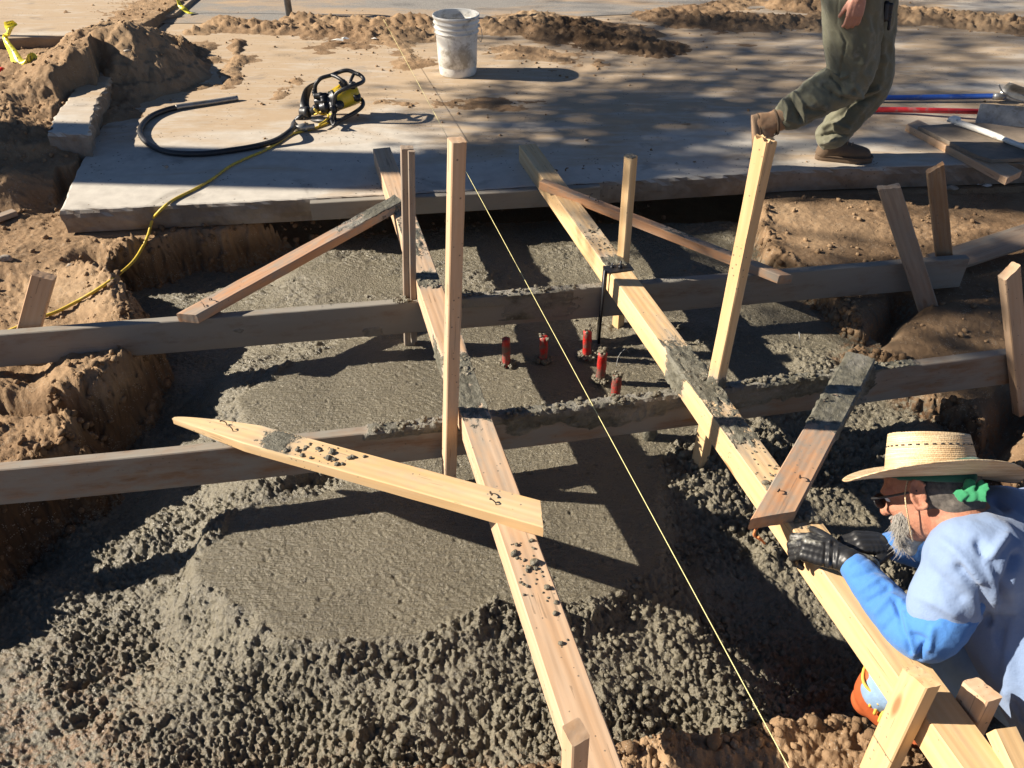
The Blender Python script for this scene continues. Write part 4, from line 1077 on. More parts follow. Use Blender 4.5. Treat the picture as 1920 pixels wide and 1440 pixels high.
for p, q_, r0 in (((330, 480, -.03), (500, 470, -.03), .016), ((350, 560, -.02), (560, 520, -.03), .024), ((420, 640, -.05), (560, 600, -.05), .030), ((345, 470, .0), (340, 400, .02), .014), ((300, 690, -.02), (420, 600, -.03), .022), ((560, 560, -.06), (600, 690, -.10), .018), ((450, 470, -.04), (480, 600, -.05), .02)):
    a = Vb(*p); b = Vb(*q_); Lm = np.linalg.norm(b - a)
    child('gear_housing', lathe('gear_housing', [(0, 0), (r0 * .9, .001), (r0, .006), (r0, Lm * .4), (r0 * 1.15, Lm * .45), (r0 * 1.15, Lm * .6), (r0, Lm * .65), (r0 * .9, Lm), (0, Lm)], 20, a, b - a), M['darksteel'], vib)
a = Vb(165, 680, -.0); b = Vb(275, 690, -.02)
child('hose_coupling', lathe('hose_coupling', [(0, 0), (.024, .0), (.029, .006), (.029, .03), (.032, .034), (.032, .055), (.026, .06), (0, .062)], 28, a, b - a), M['black'], vib)
sp = [Vb(335, 320, .03), Vb(265, 390, .06), Vb(225, 500, .06), Vb(215, 600, .04), Vb(240, 690, .0)]
o = ribbon('shoulder_strap', sp, [np.array([.048, .03, .01]), np.array([.05, .02, .006])], M['black'], parent=vib); o.matrix_parent_inverse = Matrix.Translation(Vector(vo)).inverted()
o.modifiers['thickness'].thickness = .006
hz = .016
hose = [Vb(250, 700, -.01), Vb(160, 750, -.03), Vb(80, 830, -.06), G(546, 244, .05), G(520, 262, .03), G(485, 273, hz), G(440, 281, hz), G(380, 288, hz), G(320, 286, hz), G(283, 273, hz), G(264, 253, hz), G(266, 236, hz), G(284, 218, hz), G(312, 206, hz), G(338, 200, hz)]
child('hose', tube_mesh('hose', spline(hose, 160), .0155, 14), M['black'], vib)
child('vibrator_head', tube_mesh('vibrator_head', spline([G(330, 202, hz), G(345, 199, hz), G(395, 192, hz - .002), G(446, 184, .014)], 30), .0165, 14), M['steel'], vib)
child('plug', lathe('plug', [(0, 0), (.010, .002), (.022, .05), (.024, .075), (.016, .08), (.016, .12), (0, .122)], 20, G(549, 241, .024), G(578, 238, .024) - G(549, 241, .024)), M['steel'], vib)

cz = .007
cord = [G(590, 205, .12), G(597, 212, .06), G(608, 214, .03), G(622, 215, .05), G(625, 222, .02), G(612, 232, cz), G(590, 240, cz), G(566, 246, cz), G(545, 252, cz), G(520, 268, cz), G(496, 282, cz), G(463, 296, cz), G(430, 312, cz), G(400, 334, cz), G(370, 352, cz), G(330, 372, cz), G(312, 384, .006), G(297, 398, -.02), G(286, 412, -.07), G(278, 440, -.12), G(268, 462, -.14), G(250, 490, -.14), G(222, 515, -.13), G(190, 538, -.13), G(150, 562, -.13), G(112, 582, -.12), G(86, 592, -.12), G(50, 606, -.13), G(-30, 640, -.13)]
cp = spline(cord, 260); w0 = cp - _O; d0 = w0 @ _F; cpx = 960 + FPX * (w0 @ _X) / d0; cpy = 720 - FPX * (w0 @ _U) / d0; z0_ = cp[:, 2].copy()
for _k in range(5):
    off_ = (sdf(SLAB, cp[:, 0], cp[:, 1]) > .02) & (cp[:, 1] < 3.75)
    zt = np.where(off_, np.maximum(z0_, soil_map(cp[:, 0], cp[:, 1])[0] + .010), z0_)
    zt = np.convolve(np.pad(zt, 4, mode='edge'), np.ones(9) / 9, 'valid'); zt = np.maximum(zt, np.where(off_, soil_map(cp[:, 0], cp[:, 1])[0] + .006, z0_))
    cp = np.array([G(a, b, c) for a, b, c in zip(cpx, cpy, zt)])
o = link('extension_cord', tube_mesh('extension_cord', cp, .0068, 10), M['cord'])
tag(o, 'yellow extension cord running from the vibrator over the slab edge to the left', 'cord')
lp = [Vb(340, 720, -.04), Vb(420, 690, -.06), Vb(480, 690, -.06), Vb(520, 740, -.09), Vb(480, 800, -.14), Vb(400, 850, -.2)]
o = link('power_lead', tube_mesh('power_lead', spline(lp, 40), .006, 8), M['cord'], vib); o.matrix_parent_inverse = Matrix.Translation(Vector(vo)).inverted()

# string line
s0 = G(719, 36, .045); s1 = G(1485, 1450, .13); s2 = s1 + (s1 - s0) * .08
o = link('string_line', tube_mesh('string_line', np.array([s0 + (s2 - s0) * k for k in np.linspace(0, 1, 30)]), .0011, 6), M['string']); tag(o, 'taut yellow mason string line running between the two beams', 'string')

# red taped conduit stubs
for k, (px, py, zt, zb, lb) in enumerate([(949, 684, -.085, -.23, 'leftmost short red stub, upper half in dark shadow, below far board'), (1018, 676, -.095, -.23, 'dim red stub in deep shade between the leftmost stub and the string'),
                                        (1100, 668, -.085, -.23, 'bright red stub just left of the black steel hanger strap'), (1126, 712, -.08, -.23, 'red stub with a lump of cement on top, just right of the string'), (1152, 752, -.09, -.23, 'red stub nearest the near board, cement on its top')]):
    b = G(px, py, -.22); b[2] = zb; h = (zt - zb) * .92; lean = (.02 * math.sin(k * 2.1), .015 * math.cos(k), 1)
    t = thing('conduit_stub', b, lb, 'pipe stub', 'red taped pipe stubs between the cross boards')
    child('pipe', lathe('pipe', [(.0165, 0), (.0175, h * .2), (.0160, h * .4), (.0178, h * .6), (.0162, h * .85), (.0170, h * .97), (.012, h), (0, h)], 20, b, lean, .05, k), M['red'], t)
    g = np.random.default_rng(k + 90); a_ = g.uniform(0, 6.28, 60); q_ = g.uniform(.018, .036, 60); rr = g.uniform(.003, .009, 60)
    P = np.stack([b[0] + q_ * np.cos(a_), b[1] + q_ * np.sin(a_), -.212 + 0 * a_ + .3 * (.036 - q_)], -1); Vv, T = scatter(P, rr, CLODS, k + 9)
    cc_ = child('cement_collar', mesh_np('cement_collar', Vv, tris=T, attrs={'smooth': np.zeros(len(Vv)), 'soil': np.zeros(len(Vv))}), M['wet'], t)
    if k != 0:
        g = np.random.default_rng(k + 50); n = 26 if k in (3, 4) else 9
        P = b + np.array([0, 0, h]) + g.normal(size=(n, 3)) * (.009, .009, .006); rr = g.uniform(.003, .010, n)
        Vv, T = scatter(P, rr, CLODS, k); me = mesh_np('cement_cap', Vv, tris=T, attrs={'smooth': np.zeros(len(Vv)), 'soil': np.zeros(len(Vv))})
        child('cement_cap', me, M['wet'], t)

# black steel hanger on right beam
hb = G(1121, 500, .089); hb[2] = 0; e = hb.copy()
so = -BP * .004
c0 = np.array(at_beam(1134, 517, -.0445, Ro)); c0[2] = 0; print('strap y', c0)
t = thing('hanger_strap', c0, 'black steel hanger strap clamped over right beam, reaching down into the concrete', 'strap')
def bar(nm, A, B, w, th, up, mat='darksteel'):
    m, L = frame_mx(A, B, up); me = plank_mesh(nm, L, w, th, rad=.001, sub=.01, step=.05, rough=0)
    o = link(nm, me, M[mat], t); o.matrix_parent_inverse = Matrix.Translation(Vector(t.location)).inverted(); o.matrix_basis = m; return o
bar('strap', c0 - BP * .006 + BD * .01 + (0, 0, .094), c0 - BP * .010 + BD * .01 + (-.004, 0, -.26), .026, .005, tuple(-BP))
bar('top_plate', c0 - BP * .012 + BD * .03 + (0, 0, .0915), c0 + BP * .096 + BD * .03 + (0, 0, .0915), .055, .005, (0, 0, 1))
child('rod', tube_mesh('rod', [c0 - BP * .018 + BD * .045 + (0, 0, .10), c0 - BP * .018 + BD * .045 + (-.004, 0, -.26)], .0055, 10), M['darksteel'], t)
child('bolt', lathe('bolt', [(0, 0), (.009, 0), (.009, .008), (.004, .008), (.004, .03), (0, .031)], 6, c0 + BP * .05 + BD * .03 + (0, 0, .093)), M['darksteel'], t)
child('bolt', lathe('bolt', [(0, 0), (.008, 0), (.008, .006), (.0035, .006), (.0035, .02), (0, .021)], 6, c0 + BP * .02 + BD * .02 + (0, 0, .093)), M['darksteel'], t)

# stray tie wires poking out of the concrete
for k, (P, lb) in enumerate([([G(735, 478, -.2), G(741, 488, -.19), G(750, 500, -.23)], 'thin wire poking out of the concrete beside left beam'), ([G(1502, 652, -.25), G(1500, 640, -.20), G(1498, 622, -.17)], 'thin wire standing out of the concrete right of the tallest stake'),
                            ([G(1155, 690, -.24), G(1160, 668, -.20), G(1172, 655, -.17), G(1180, 662, -.2)], 'thin bent wire beside the red stub with a cement lump')]):
    o = link('loose_wire', tube_mesh('loose_wire', spline(P, 16), .0014, 5), M['steel']); tag(o, lb, 'wire', 'loose wires')

# tools lying on the slab
t = thing('concrete_rake', G(1870, 186), 'blue handled concrete rake with a bent steel blade, lying on the slab', 'concrete rake')
hr = .016
child('handle', tube_mesh('handle_blue', [G(1560, 184, hr + .01), G(1700, 183, hr + .012), G(1872, 180, .035), G(1885, 182, .04)], .0155, 14), M['blue'], t)
bl = []
c0 = G(1888, 200, 0)
for i in range(9):
    u = i / 8
    for j in range(7):
        v = j / 6; bl.append(c0 + np.array([-.02 + .30 * u + .03 * math.sin(v * 2.6), .10 - .42 * u * .25 - .05 * v, .012 + .115 * v * (1 - .75 * u)]) + np.array([0, .05 * math.sin(v * 3), 0]))
o = child('blade', mesh_np('blade', bl, quads=grid_faces(9, 7)), M['steel'], t); md = o.modifiers.new('thickness', 'SOLIDIFY'); md.thickness = .003
child('socket', lathe('socket', [(0, 0), (.012, 0), (.02, .02), (.02, .07), (.0, .07)], 14, G(1885, 181, .04), (-1, 0, 0)), M['steel'], t)
child('brace_rod', tube_mesh('brace_rod', spline([G(1873, 158, .12), G(1880, 172, .08), G(1900, 185, .04), G(1935, 194, .02)], 20), .004, 8), M['steel'], t)
t = thing('concrete_rake', G(1870, 222), 'red handled concrete rake with a flat grey steel blade, lying on the slab', 'concrete rake')
child('handle', tube_mesh('handle_red', [G(1560, 205, hr), G(1700, 206, hr + .01), G(1960, 212, .07)], .0155, 14), M['redpaint'], t)
b0 = G(1828, 232, .005); b1 = G(1990, 244, .005)
child('blade', box_mesh('blade', [b0, b1, b1 + (.01, .05, .10), b0 + (.02, .05, .10)], .004, .001), M['steel'], t)

z1 = .038
me = box_mesh('board', [G(1700, 233, z1), G(1722, 224, z1), G(1917, 320, z1), G(1889, 334, z1)], .037, .002)
def as_wood(name, me, mat, A, B, label, cat, group=None):
    """re-seat a world mesh in a frame along A-B so that the grain runs lengthwise"""
    m, L = frame_mx(A, B, (0, 0, 1)); inv = m.inverted()
    me.transform(inv); o = link(name, me, mat); o.matrix_world = m; return tag(o, label, cat, group)
as_wood('plank', me, M['pink'], G(1710, 229, z1), G(1903, 327, z1), 'short timber plank under the dark panel, sticking out over the slab edge', 'plank')
z2 = .0585
me = box_mesh('panel', [G(1722, 236, z2), G(1798, 274, z2), G(1835, 292, z2), G(1860, 299, z2), G(1990, 293, z2), G(1990, 250, z2), G(1850, 231, z2), G(1815, 229, z2)], .0195, .002)
o = link('panel', me, M['panel']); tag(o, 'dark worn wooden panel lying on the plank on the slab at the right', 'panel')
t = thing('hammer', G(1800, 232, z2), 'white headed mallet with a tape wrapped handle resting on the dark panel', 'mallet')
hz_ = z2 + .016
child('handle', tube_mesh('handle_wrap', spline([G(1792, 229, hz_ + .01), G(1815, 236, hz_ + .006), G(1860, 252, hz_), G(1900, 268, hz_ - .002), G(1960, 290, hz_)], 40), [.016] * 20 + [.013] * 10 + [.014] * (len(spline([(0, 0, 0)] * 5, 40)) - 30), 12), M['white_plastic'], t)
Vv, T = clod(3, 71); Vv = Vv / np.abs(Vv).max() * np.array([.052, .032, .026]) + G(1787, 226, hz_ + .012)
child('head', mesh_np('mallet_head', Vv, tris=T), M['paper'], t)
# scraps
for px, py, s, sd in ((634, 76, .06, 1), (646, 73, .035, 2), (703, 74, .03, 3), (1833, 345, .05, 4), (1850, 350, .03, 5)):
    z0 = .03 if py < 200 else -.125
    c = G(px, py, z0); r = random.Random(sd); n = 7
    P = [c + np.array([s * (.6 + .5 * r.random()) * math.cos(a), s * .5 * (.6 + .6 * r.random()) * math.sin(a), .012 * r.random()]) for a in np.linspace(0, 6.28, n, endpoint=False)]
    me = mesh_np('paper_scrap', [c + (0, 0, .015)] + P, tris=[(0, i + 1, (i + 1) % n + 1) for i in range(n)], smooth=False)
    o = link('paper_scrap', me, M['paper']); md = o.modifiers.new('thickness', 'SOLIDIFY'); md.thickness = .001
    tag(o, {1: 'larger torn white paper scrap on the dirt ridge left of the bucket', 2: 'small white paper scrap touching the larger scrap left of the bucket', 3: 'small white scrap on the dirt ridge nearer the bucket', 4: 'crumpled white scrap below the dark panel at the right', 5: 'tiny white scrap right of the crumpled one below the panel'}[sd], 'paper', 'scraps of white paper')
# stones and offcuts
M['stone'] = mat_plain('stone', (0.36, 0.31, 0.25), .85, 0, .3, 20, bump=.003, dirt=(.25, .15, .08), damt=.5)
for k, (px, py, z, s, lb) in enumerate([(9, 486, -.14, .035, 'brown stone on the soil at the left edge'), (130, 498, -.14, .018, 'small pale flat stone beside the hole at left'), (1783, 352, -.13, .03, 'grey stone at the foot of the dark brown stake'), (238, 95, .28, .02, 'grey stone on the shaded side of the dirt pile'), (1100, 262, .008, .012, 'dark crumb on the shaded slab by right beam'), (312, 312, .012, .014, 'pale chip of concrete on the shaded slab by the yellow cord')]):
    Vv, T = clod(3, 80 + k); o = link('stone', mesh_np('stone', Vv * s * (1, .8, .6) + G(px, py, z + s * .3), tris=T), M['stone']); tag(o, lb, 'stone', 'loose stones')
plank('wood_offcut', G(-12, 412, -.10), G(28, 398, -.10), .05, .025, M['grey'], 'small weathered wood offcut on the soil at the left edge', 'offcut', seed=31)

# galvanised post, marker and caution tape
pb = G(543, 30); t = thing('metal_post', pb, 'grey galvanised metal post standing behind the slab', 'post')
child('post', tube_mesh('post', [pb - (0, 0, .1), pb + (0, 0, 1.15)], .028, 20), M['galv'], t)
child('post_cap', lathe('post_cap', [(.03, 0), (.031, .02), (.02, .03), (0, .033)], 20, pb + (0, 0, 1.15)), M['galv'], t)
yl = pb[1] + .1
top = np.array([-6.3, 7.0, .95])
hang = GY(334, -8, yl)
tp = [pb + (0, 0, 1.02), pb + (-.55, -.03, .86), hang + (0.02, .02, (.80 - hang[2])), hang + (-1.6, -.1, .72 - hang[2] + .12), top]
o = ribbon('caution_tape', tp, [np.array([0, 0, .075]), np.array([.01, .03, .07])], M['tape'], n=60); tag(o, 'yellow caution tape strung from the grey post out of view to the left', 'caution tape')
gl = G(356, 24, .02)
t2 = [hang + (0.02, .0, .79 - hang[2]), hang + (0.0, 0, .1), GY(335, 5, yl - .02), GY(342, 14, yl - .06), G(350, 21, .03), gl, G(363, 25, .015)]
o = ribbon('caution_tape', t2, [np.array([.05, .01, 0]), np.array([.03, .01, 0]), np.array([.02, .02, .01]), np.array([.04, .01, .01]), np.array([.05, .02, -.01]), np.array([.02, .05, .0]), np.array([.04, .05, .0])], M['tape'], n=50); tag(o, 'loose end of yellow caution tape hanging down onto the asphalt', 'caution tape')
yl = 5.45
sb = G(2, 100, -.1)
t = plank('stake', np.array([sb[0] - .30, sb[1], -.2]), np.array([sb[0] - .30, sb[1] + .02, 1.0]), .04, .04, M['grey'], 'grey stake beyond the left edge carrying the caution tape', 'stake', up=(0, -1, 0), group='wooden stakes', seed=33)
k = 1 / 7.2
def T7(x, y, dy=0): return GY(x * k, y * k, yl + dy)
o = ribbon('caution_tape', [T7(112, 285), T7(150, 350, .03), T7(165, 410, 0), T7(120, 430, -.04), T7(75, 440, -.02), T7(70, 500, 0), T7(95, 575, -.03), T7(170, 700, -.06), T7(240, 835, -.10), T7(330, 860, -.12), T7(400, 800, -.10), T7(440, 790, -.08), T7(500, 855, -.12)],
           [np.array([.06, 0, .01]), np.array([.085, 0, .02]), np.array([.05, .0, .05]), np.array([.02, 0, .05]), np.array([.035, 0, .02]), np.array([.035, .0, 0]), np.array([.04, .0, .01]), np.array([.055, 0, .03]), np.array([.075, .0, .035]), np.array([.03, .0, .05]), np.array([.0, .01, .06]), np.array([.03, .02, .06]), np.array([.06, .01, .01])], M['tape'], n=110)
tag(o, 'knotted yellow caution tape trailing over the red marker at the upper left', 'caution tape')
a = T7(-200, 985, -.15); b = T7(410, 1025, -.15); ax = b - a; Lm = np.linalg.norm(ax)
t = thing('marker_cone', a, 'red plastic marker lying on its side with a yellow band, at the far left edge', 'marker')
child('body', lathe('marker_body', [(0, 0), (.026, 0), (.028, Lm * .30), (.031, Lm * .33), (.040, Lm * .34), (.042, Lm * .40), (.037, Lm * .44), (.027, Lm * .46), (.024, Lm * .62), (.021, Lm * .66), (.016, Lm * .85), (.007, Lm), (0, Lm)], 28, a, ax), M['redp'], t)
child('band', lathe('band', [(.025, 0), (.027, .002), (.026, .045), (.023, .047)], 28, a + ax * .47, ax), M['yellow'], t)

# ------------------------------------------------------------------ a tree stands left of the view; its shade falls across slab and bank
M['bark'] = mat_plain('bark', (0.16, 0.12, 0.085), .9, 0, .4, 8, bump=.02)
M['leaf'] = mat_plain('leaf', (0.07, 0.10, 0.03), .6, 0, .4, 3)
tx = -7.2; ty = 4.14 + .06 * (tx + 2) * -1
root = thing('shade_tree', (tx, ty, -.1), 'broad leafed tree beyond the left edge whose shade falls on the slab', 'tree')
tr0 = np.array([tx, ty, -.12])
child('trunk', tube_mesh('trunk', spline([tr0, tr0 + (0, 0, .5), tr0 + (0.02, -.01, 1.6), tr0 + (.05, -.04, 2.9), tr0 + (.10, -.05, 3.9), tr0 + (.12, -.03, 4.5)], 40), np.interp(np.linspace(0, 1, len(spline([(0, 0, 0)] * 6, 40))), [0, .1, .5, .8, 1], [.34, .24, .26, .25, .12]), 20), M['bark'], root)
sun_n = np.array(SUN_DIR)
def above(px, py, h): g_ = G(px, py, 0); return g_ + sun_n * (h / sun_n[2])
CL = [  # (px, py) of the shade on the slab, height of the clump, spread, leaves
    (1180, 178, 4.6, .30, 520), (1265, 195, 4.9, .34, 640), (1345, 205, 5.2, .25, 300), (1120, 230, 4.3, .22, 240), (1090, 205, 4.2, .18, 120), (1230, 235, 4.6, .26, 360),
    (930, 290, 3.9, .10, 170), (1010, 300, 4.0, .12, 260), (1090, 290, 4.2, .13, 260), (1200, 292, 4.5, .14, 220), (1010, 345, 4.0, .08, 110), (880, 300, 3.8, .10, 160),
    (1280, 305, 4.7, .10, 120), (1400, 130, 5.4, .16, 130), (1480, 150, 5.6, .14, 130), (1330, 125, 5.2, .16, 130), (1500, 100, 5.8, .14, 120),
    (1460, 60, 6.0, .18, 220), (1380, 45, 5.8, .20, 240), (1600, 50, 6.2, .2, 150), (1720, 60, 6.3, .14, 110), (1860, 75, 6.5, .16, 160), (1740, 110, 6.2, .16, 180), (1850, 130, 6.4, .16, 180), (1700, 160, 6.0, .16, 190), (1800, 180, 6.2, .14, 150),
    (1690, 250, 5.8, .13, 150), (1780, 262, 6.0, .12, 130), (1880, 240, 6.2, .14, 140), (1350, 310, 4.9, .08, 70), (1040, 75, 4.6, .2, 200), (1150, 60, 5.0, .22, 240), (1200, 90, 5.0, .2, 220), (1290, 80, 5.3, .16, 130), (1560, 215, 5.6, .12, 120),
    (1560, 470, 4.6, .16, 330), (1680, 500, 4.8, .18, 360), (1800, 480, 5.0, .16, 260), (1900, 440, 5.2, .16, 260), (1850, 330, 5.4, .14, 260), (1780, 600, 4.7, .12, 150), (1880, 640, 4.9, .12, 140), (1700, 620, 4.6, .1, 90)]
g = np.random.default_rng(5); LV = []; 
for px, py, h, s, n in CL:
    n = int(n * .85)
    c = above(px, py, h); L = g.normal(size=(n, 3)) * (s * 1.9, s * .85, s * .9) + c; LV.append(L)
    e = tr0 + np.array([.12, -.02, min(4.4, 3.85 + .4 * (h - 3.9))]); mid = (e + c) / 2 + (0, 0, -.15)
    child('branch', tube_mesh('branch', spline([e, mid, c, c + (c - mid) * .35], 16), np.linspace(.022, .004, len(spline([(0, 0, 0)] * 4, 16))), 7), M['bark'], root)
# crown beyond, closing the tree
n = 5000; L = g.normal(size=(n, 3)) * (1.3, 1.2, .9) + (tx - .6, ty + 3.8, 7.2); LV.append(L)
LV = np.concatenate(LV); n = len(LV)
a = g.normal(size=(n, 3)); a /= np.linalg.norm(a, axis=1)[:, None]; b = np.cross(a, g.normal(size=(n, 3))); b /= np.linalg.norm(b, axis=1)[:, None]
s = g.uniform(.035, .065, n)[:, None]
V = np.stack([LV - a * s, LV + b * s * .5, LV + a * s, LV - b * s * .5], 1).reshape(-1, 3)
me = mesh_np('leaves', V, quads=np.arange(n * 4).reshape(-1, 4), smooth=False)
o = child('leaves', me, M['leaf'], root); o['kind'] = 'stuff'
# ------------------------------------------------------------------ people
def ell(c, r, ax=None, n=(20, 14)):               # ellipsoid as raw geometry
    u = np.linspace(0, 2 * math.pi, n[0], endpoint=False); v = np.linspace(0, math.pi, n[1])
    U_, V_ = np.meshgrid(u, v); P = np.stack([np.cos(U_) * np.sin(V_), np.sin(U_) * np.sin(V_), np.cos(V_)], -1).reshape(-1, 3) * np.array(r)
    if ax is not None: P = P @ np.array(ax)
    P = P + np.array(c)
    i = np.arange(n[1] - 1)[:, None] * n[0]; j = np.arange(n[0])[None]; k = (j + 1) % n[0]
    return P, np.stack([i + j, i + n[0] + j, i + n[0] + k, i + k], -1).reshape(-1, 4)

def limb(P, r, n=8):                              # chain of overlapping balls along a spline: tapering, rounded
    P = np.array(P, float); S_ = spline(P, n * len(P)); rr = np.interp(np.linspace(0, 1, len(S_)), np.linspace(0, 1, len(P)), r)
    out = [ell(c, (a, a, a), n=(14, 10)) for c, a in zip(S_, rr)]
    return out

def fuse(name, parts, voxel, smooth=6, sm_fac=.5, keep=1.0):
    V = []; Q = []; off = 0
    for p in parts:
        V.append(p[0]); Q.append(p[1] + off); off += len(p[0])
    me = mesh_np(name, np.concatenate(V), quads=np.concatenate(Q))
    o = bpy.data.objects.new('tmp', me); COL.objects.link(o)
    m = o.modifiers.new('r', 'REMESH'); m.mode = 'VOXEL'; m.voxel_size = voxel; m.use_smooth_shade = True
    m = o.modifiers.new('s', 'SMOOTH'); m.iterations = smooth; m.factor = sm_fac
    if keep < 1: m = o.modifiers.new('d', 'DECIMATE'); m.ratio = keep
    dg = bpy.context.evaluated_depsgraph_get(); ev = o.evaluated_get(dg)
    out = bpy.data.meshes.new_from_object(ev, depsgraph=dg)
    bpy.data.objects.remove(o); bpy.data.meshes.remove(me)
    out.name = name
    for p in out.polygons: p.use_smooth = True
    return out

def proj(V):
    w_ = V - _O; d = w_ @ _F
    return 960 + FPX * (w_ @ _X) / d, 720 - FPX * (w_ @ _U) / d

def folds(me, lines, noise=0.0, nf=18, aniso=(1, 1, 1), seed=0):
    """press creases (surveyed in the photograph) into the side of the cloth they were seen on"""
    n = len(me.vertices); V = np.empty(n * 3, np.float32); me.vertices.foreach_get('co', V); V = V.reshape(-1, 3).astype(float)
    Nn = np.empty(n * 3, np.float32); me.vertex_normals.foreach_get('vector', Nn); Nn = Nn.reshape(-1, 3).astype(float)
    px, py = proj(V); face = np.clip(-(Nn @ _F) * 1.6, 0, 1); d = np.zeros(n)
    for L, wd, amp in lines:
        L = np.array(L, float); best = np.full(n, 1e9); end = np.ones(n)
        for a, b in zip(L[:-1], L[1:]):
            best = np.minimum(best, segd(px, py, a, b))
        d += amp * np.exp(-(best / wd) ** 2) * face
    if noise:
        A = V * np.array(aniso)
        q = fbm(A[:, 0] * nf + A[:, 2] * nf * .7, A[:, 1] * nf - A[:, 2] * nf * .6, 3, seed)
        d += noise * (0.6 - np.abs(q) * 2.2)
    V += Nn * d[:, None]
    me.vertices.foreach_set('co', V.astype(np.float32).ravel()); me.update()
    return me

def mat_cloth(name, col, var=.12, weave=900, rough=.85, dirt=None, damt=.3):
    m, t, b = newmat(name); q = N(t); v = q.coord('World')
    c = q.mix(q.mr(q.noise(v, 7, 5, .6), .3, .7), tuple(x * (1 - var) for x in col), tuple(min(1, x * (1 + var)) for x in col))
    if dirt is not None: c = q.mix(q.m('MULTIPLY', q.mr(q.noise(v, 16, 6, .7), .66 - .25 * damt, .76 - .2 * damt), .6), c, dirt)
    q.l(c, b.inputs['Base Color']); b.inputs['Roughness'].default_value = rough; b.inputs['Specular IOR Level'].default_value = .2
    b.inputs['Sheen Weight'].default_value = .15
    n1 = q.bump(q.noise(v, 60, 4, .6), .004, .5)
    q.l(q.bump(q.noise(v, weave, 2, .6), .0006, .6, n1), b.inputs['Normal']); return m
M['skin'] = mat_plain('skin', (0.40, 0.185, 0.115), .6, 0, .22, 34, bump=.003, sss=.03, spec=.3, dirt=(.30, .12, .075), damt=.5)
M['skin2'] = mat_plain('skin_pale', (0.50, 0.25, 0.18), .5, 0, .12, 30, bump=.001, sss=.05)
M['tee'] = mat_cloth('light_blue_shirt', (0.20, 0.275, 0.43), .05); M['sleeve'] = mat_cloth('blue_sleeve', (0.060, 0.185, 0.47))
M['jeans'] = mat_cloth('faded_jeans', (0.22, 0.33, 0.48), .2); M['navy'] = mat_cloth('dark_jeans', (0.03, 0.045, 0.085))
M['olive'] = mat_cloth('olive_work_trousers', (0.165, 0.160, 0.110), .18, dirt=(.26, .25, .2), damt=.45)
M['boot'] = mat_plain('tan_boot', (0.36, 0.215, 0.12), .8, 0, .25, 26, bump=.003, dirt=(.27, .21, .14), damt=.5); M['sole'] = mat_plain('boot_sole', (0.30, 0.20, 0.125), .85, 0, .2, 20)
M['shadeboot_trim'] = mat_plain('shaded_boot_and_trim', (0.13, 0.085, 0.05), .75, 0, .2, 16, bump=.003)  # dark trim; also the planted boot, its shade put into the colour
M['oboot'] = mat_plain('orange_boot', (0.42, 0.095, 0.028), .55, 0, .15, 20, bump=.001)
M['lace'] = mat_plain('yellow_lace', (0.70, 0.42, 0.07), .7, 0, .2, 60)
M['glove'] = mat_plain('black_glove', (0.018, 0.018, 0.019), .42, 0, .3, 24, bump=.0006, dirt=(.26, .25, .21), damt=.15)
M['beard'] = mat_plain('grey_beard', (0.30, 0.28, 0.25), .6, 0, .3, 60); M['hair'] = mat_plain('dark_grey_hair', (0.11, 0.095, 0.08), .7, 0, .5, 120, bump=.003)
M['green'] = mat_cloth('green_cloth', (0.035, 0.22, 0.10)); M['greenshade'] = mat_cloth('shaded_green_cloth', (0.02, 0.09, 0.055))  # second green has the under-brim shade painted into the same cloth
M['shirt2'] = mat_cloth('charcoal_shirt', (0.06, 0.06, 0.065))
def mat_straw():
    m, t, b = newmat('straw'); q = N(t); v = q.coord('Object', (1, 1, 1))
    a = q.noise(q.coord('Object', (14, 14, 260)), 1.0, 3, .5); c = q.noise(v, 16, 4, .6)
    col = q.ramp(a, [(.32, (.46, .32, .18)), (.5, (.60, .45, .27)), (.68, (.70, .56, .36))]); col = q.mix(q.mr(c, .5, .7, 0, .45), col, (.48, .27, .11))
    q.l(col, b.inputs['Base Color']); b.inputs['Roughness'].default_value = .55
    wv = q.n('ShaderNodeTexWave'); wv.bands_direction = 'Z'; wv.inputs['Scale'].default_value = 75; wv.inputs['Distortion'].default_value = 1.0; q.l(v, wv.inputs['Vector'])
    n1 = q.bump(wv.outputs['Fac'], .0012, .7); q.l(q.bump(q.vor(v, 260), .001, .6, n1), b.inputs['Normal']); return m
M['straw'] = mat_straw()

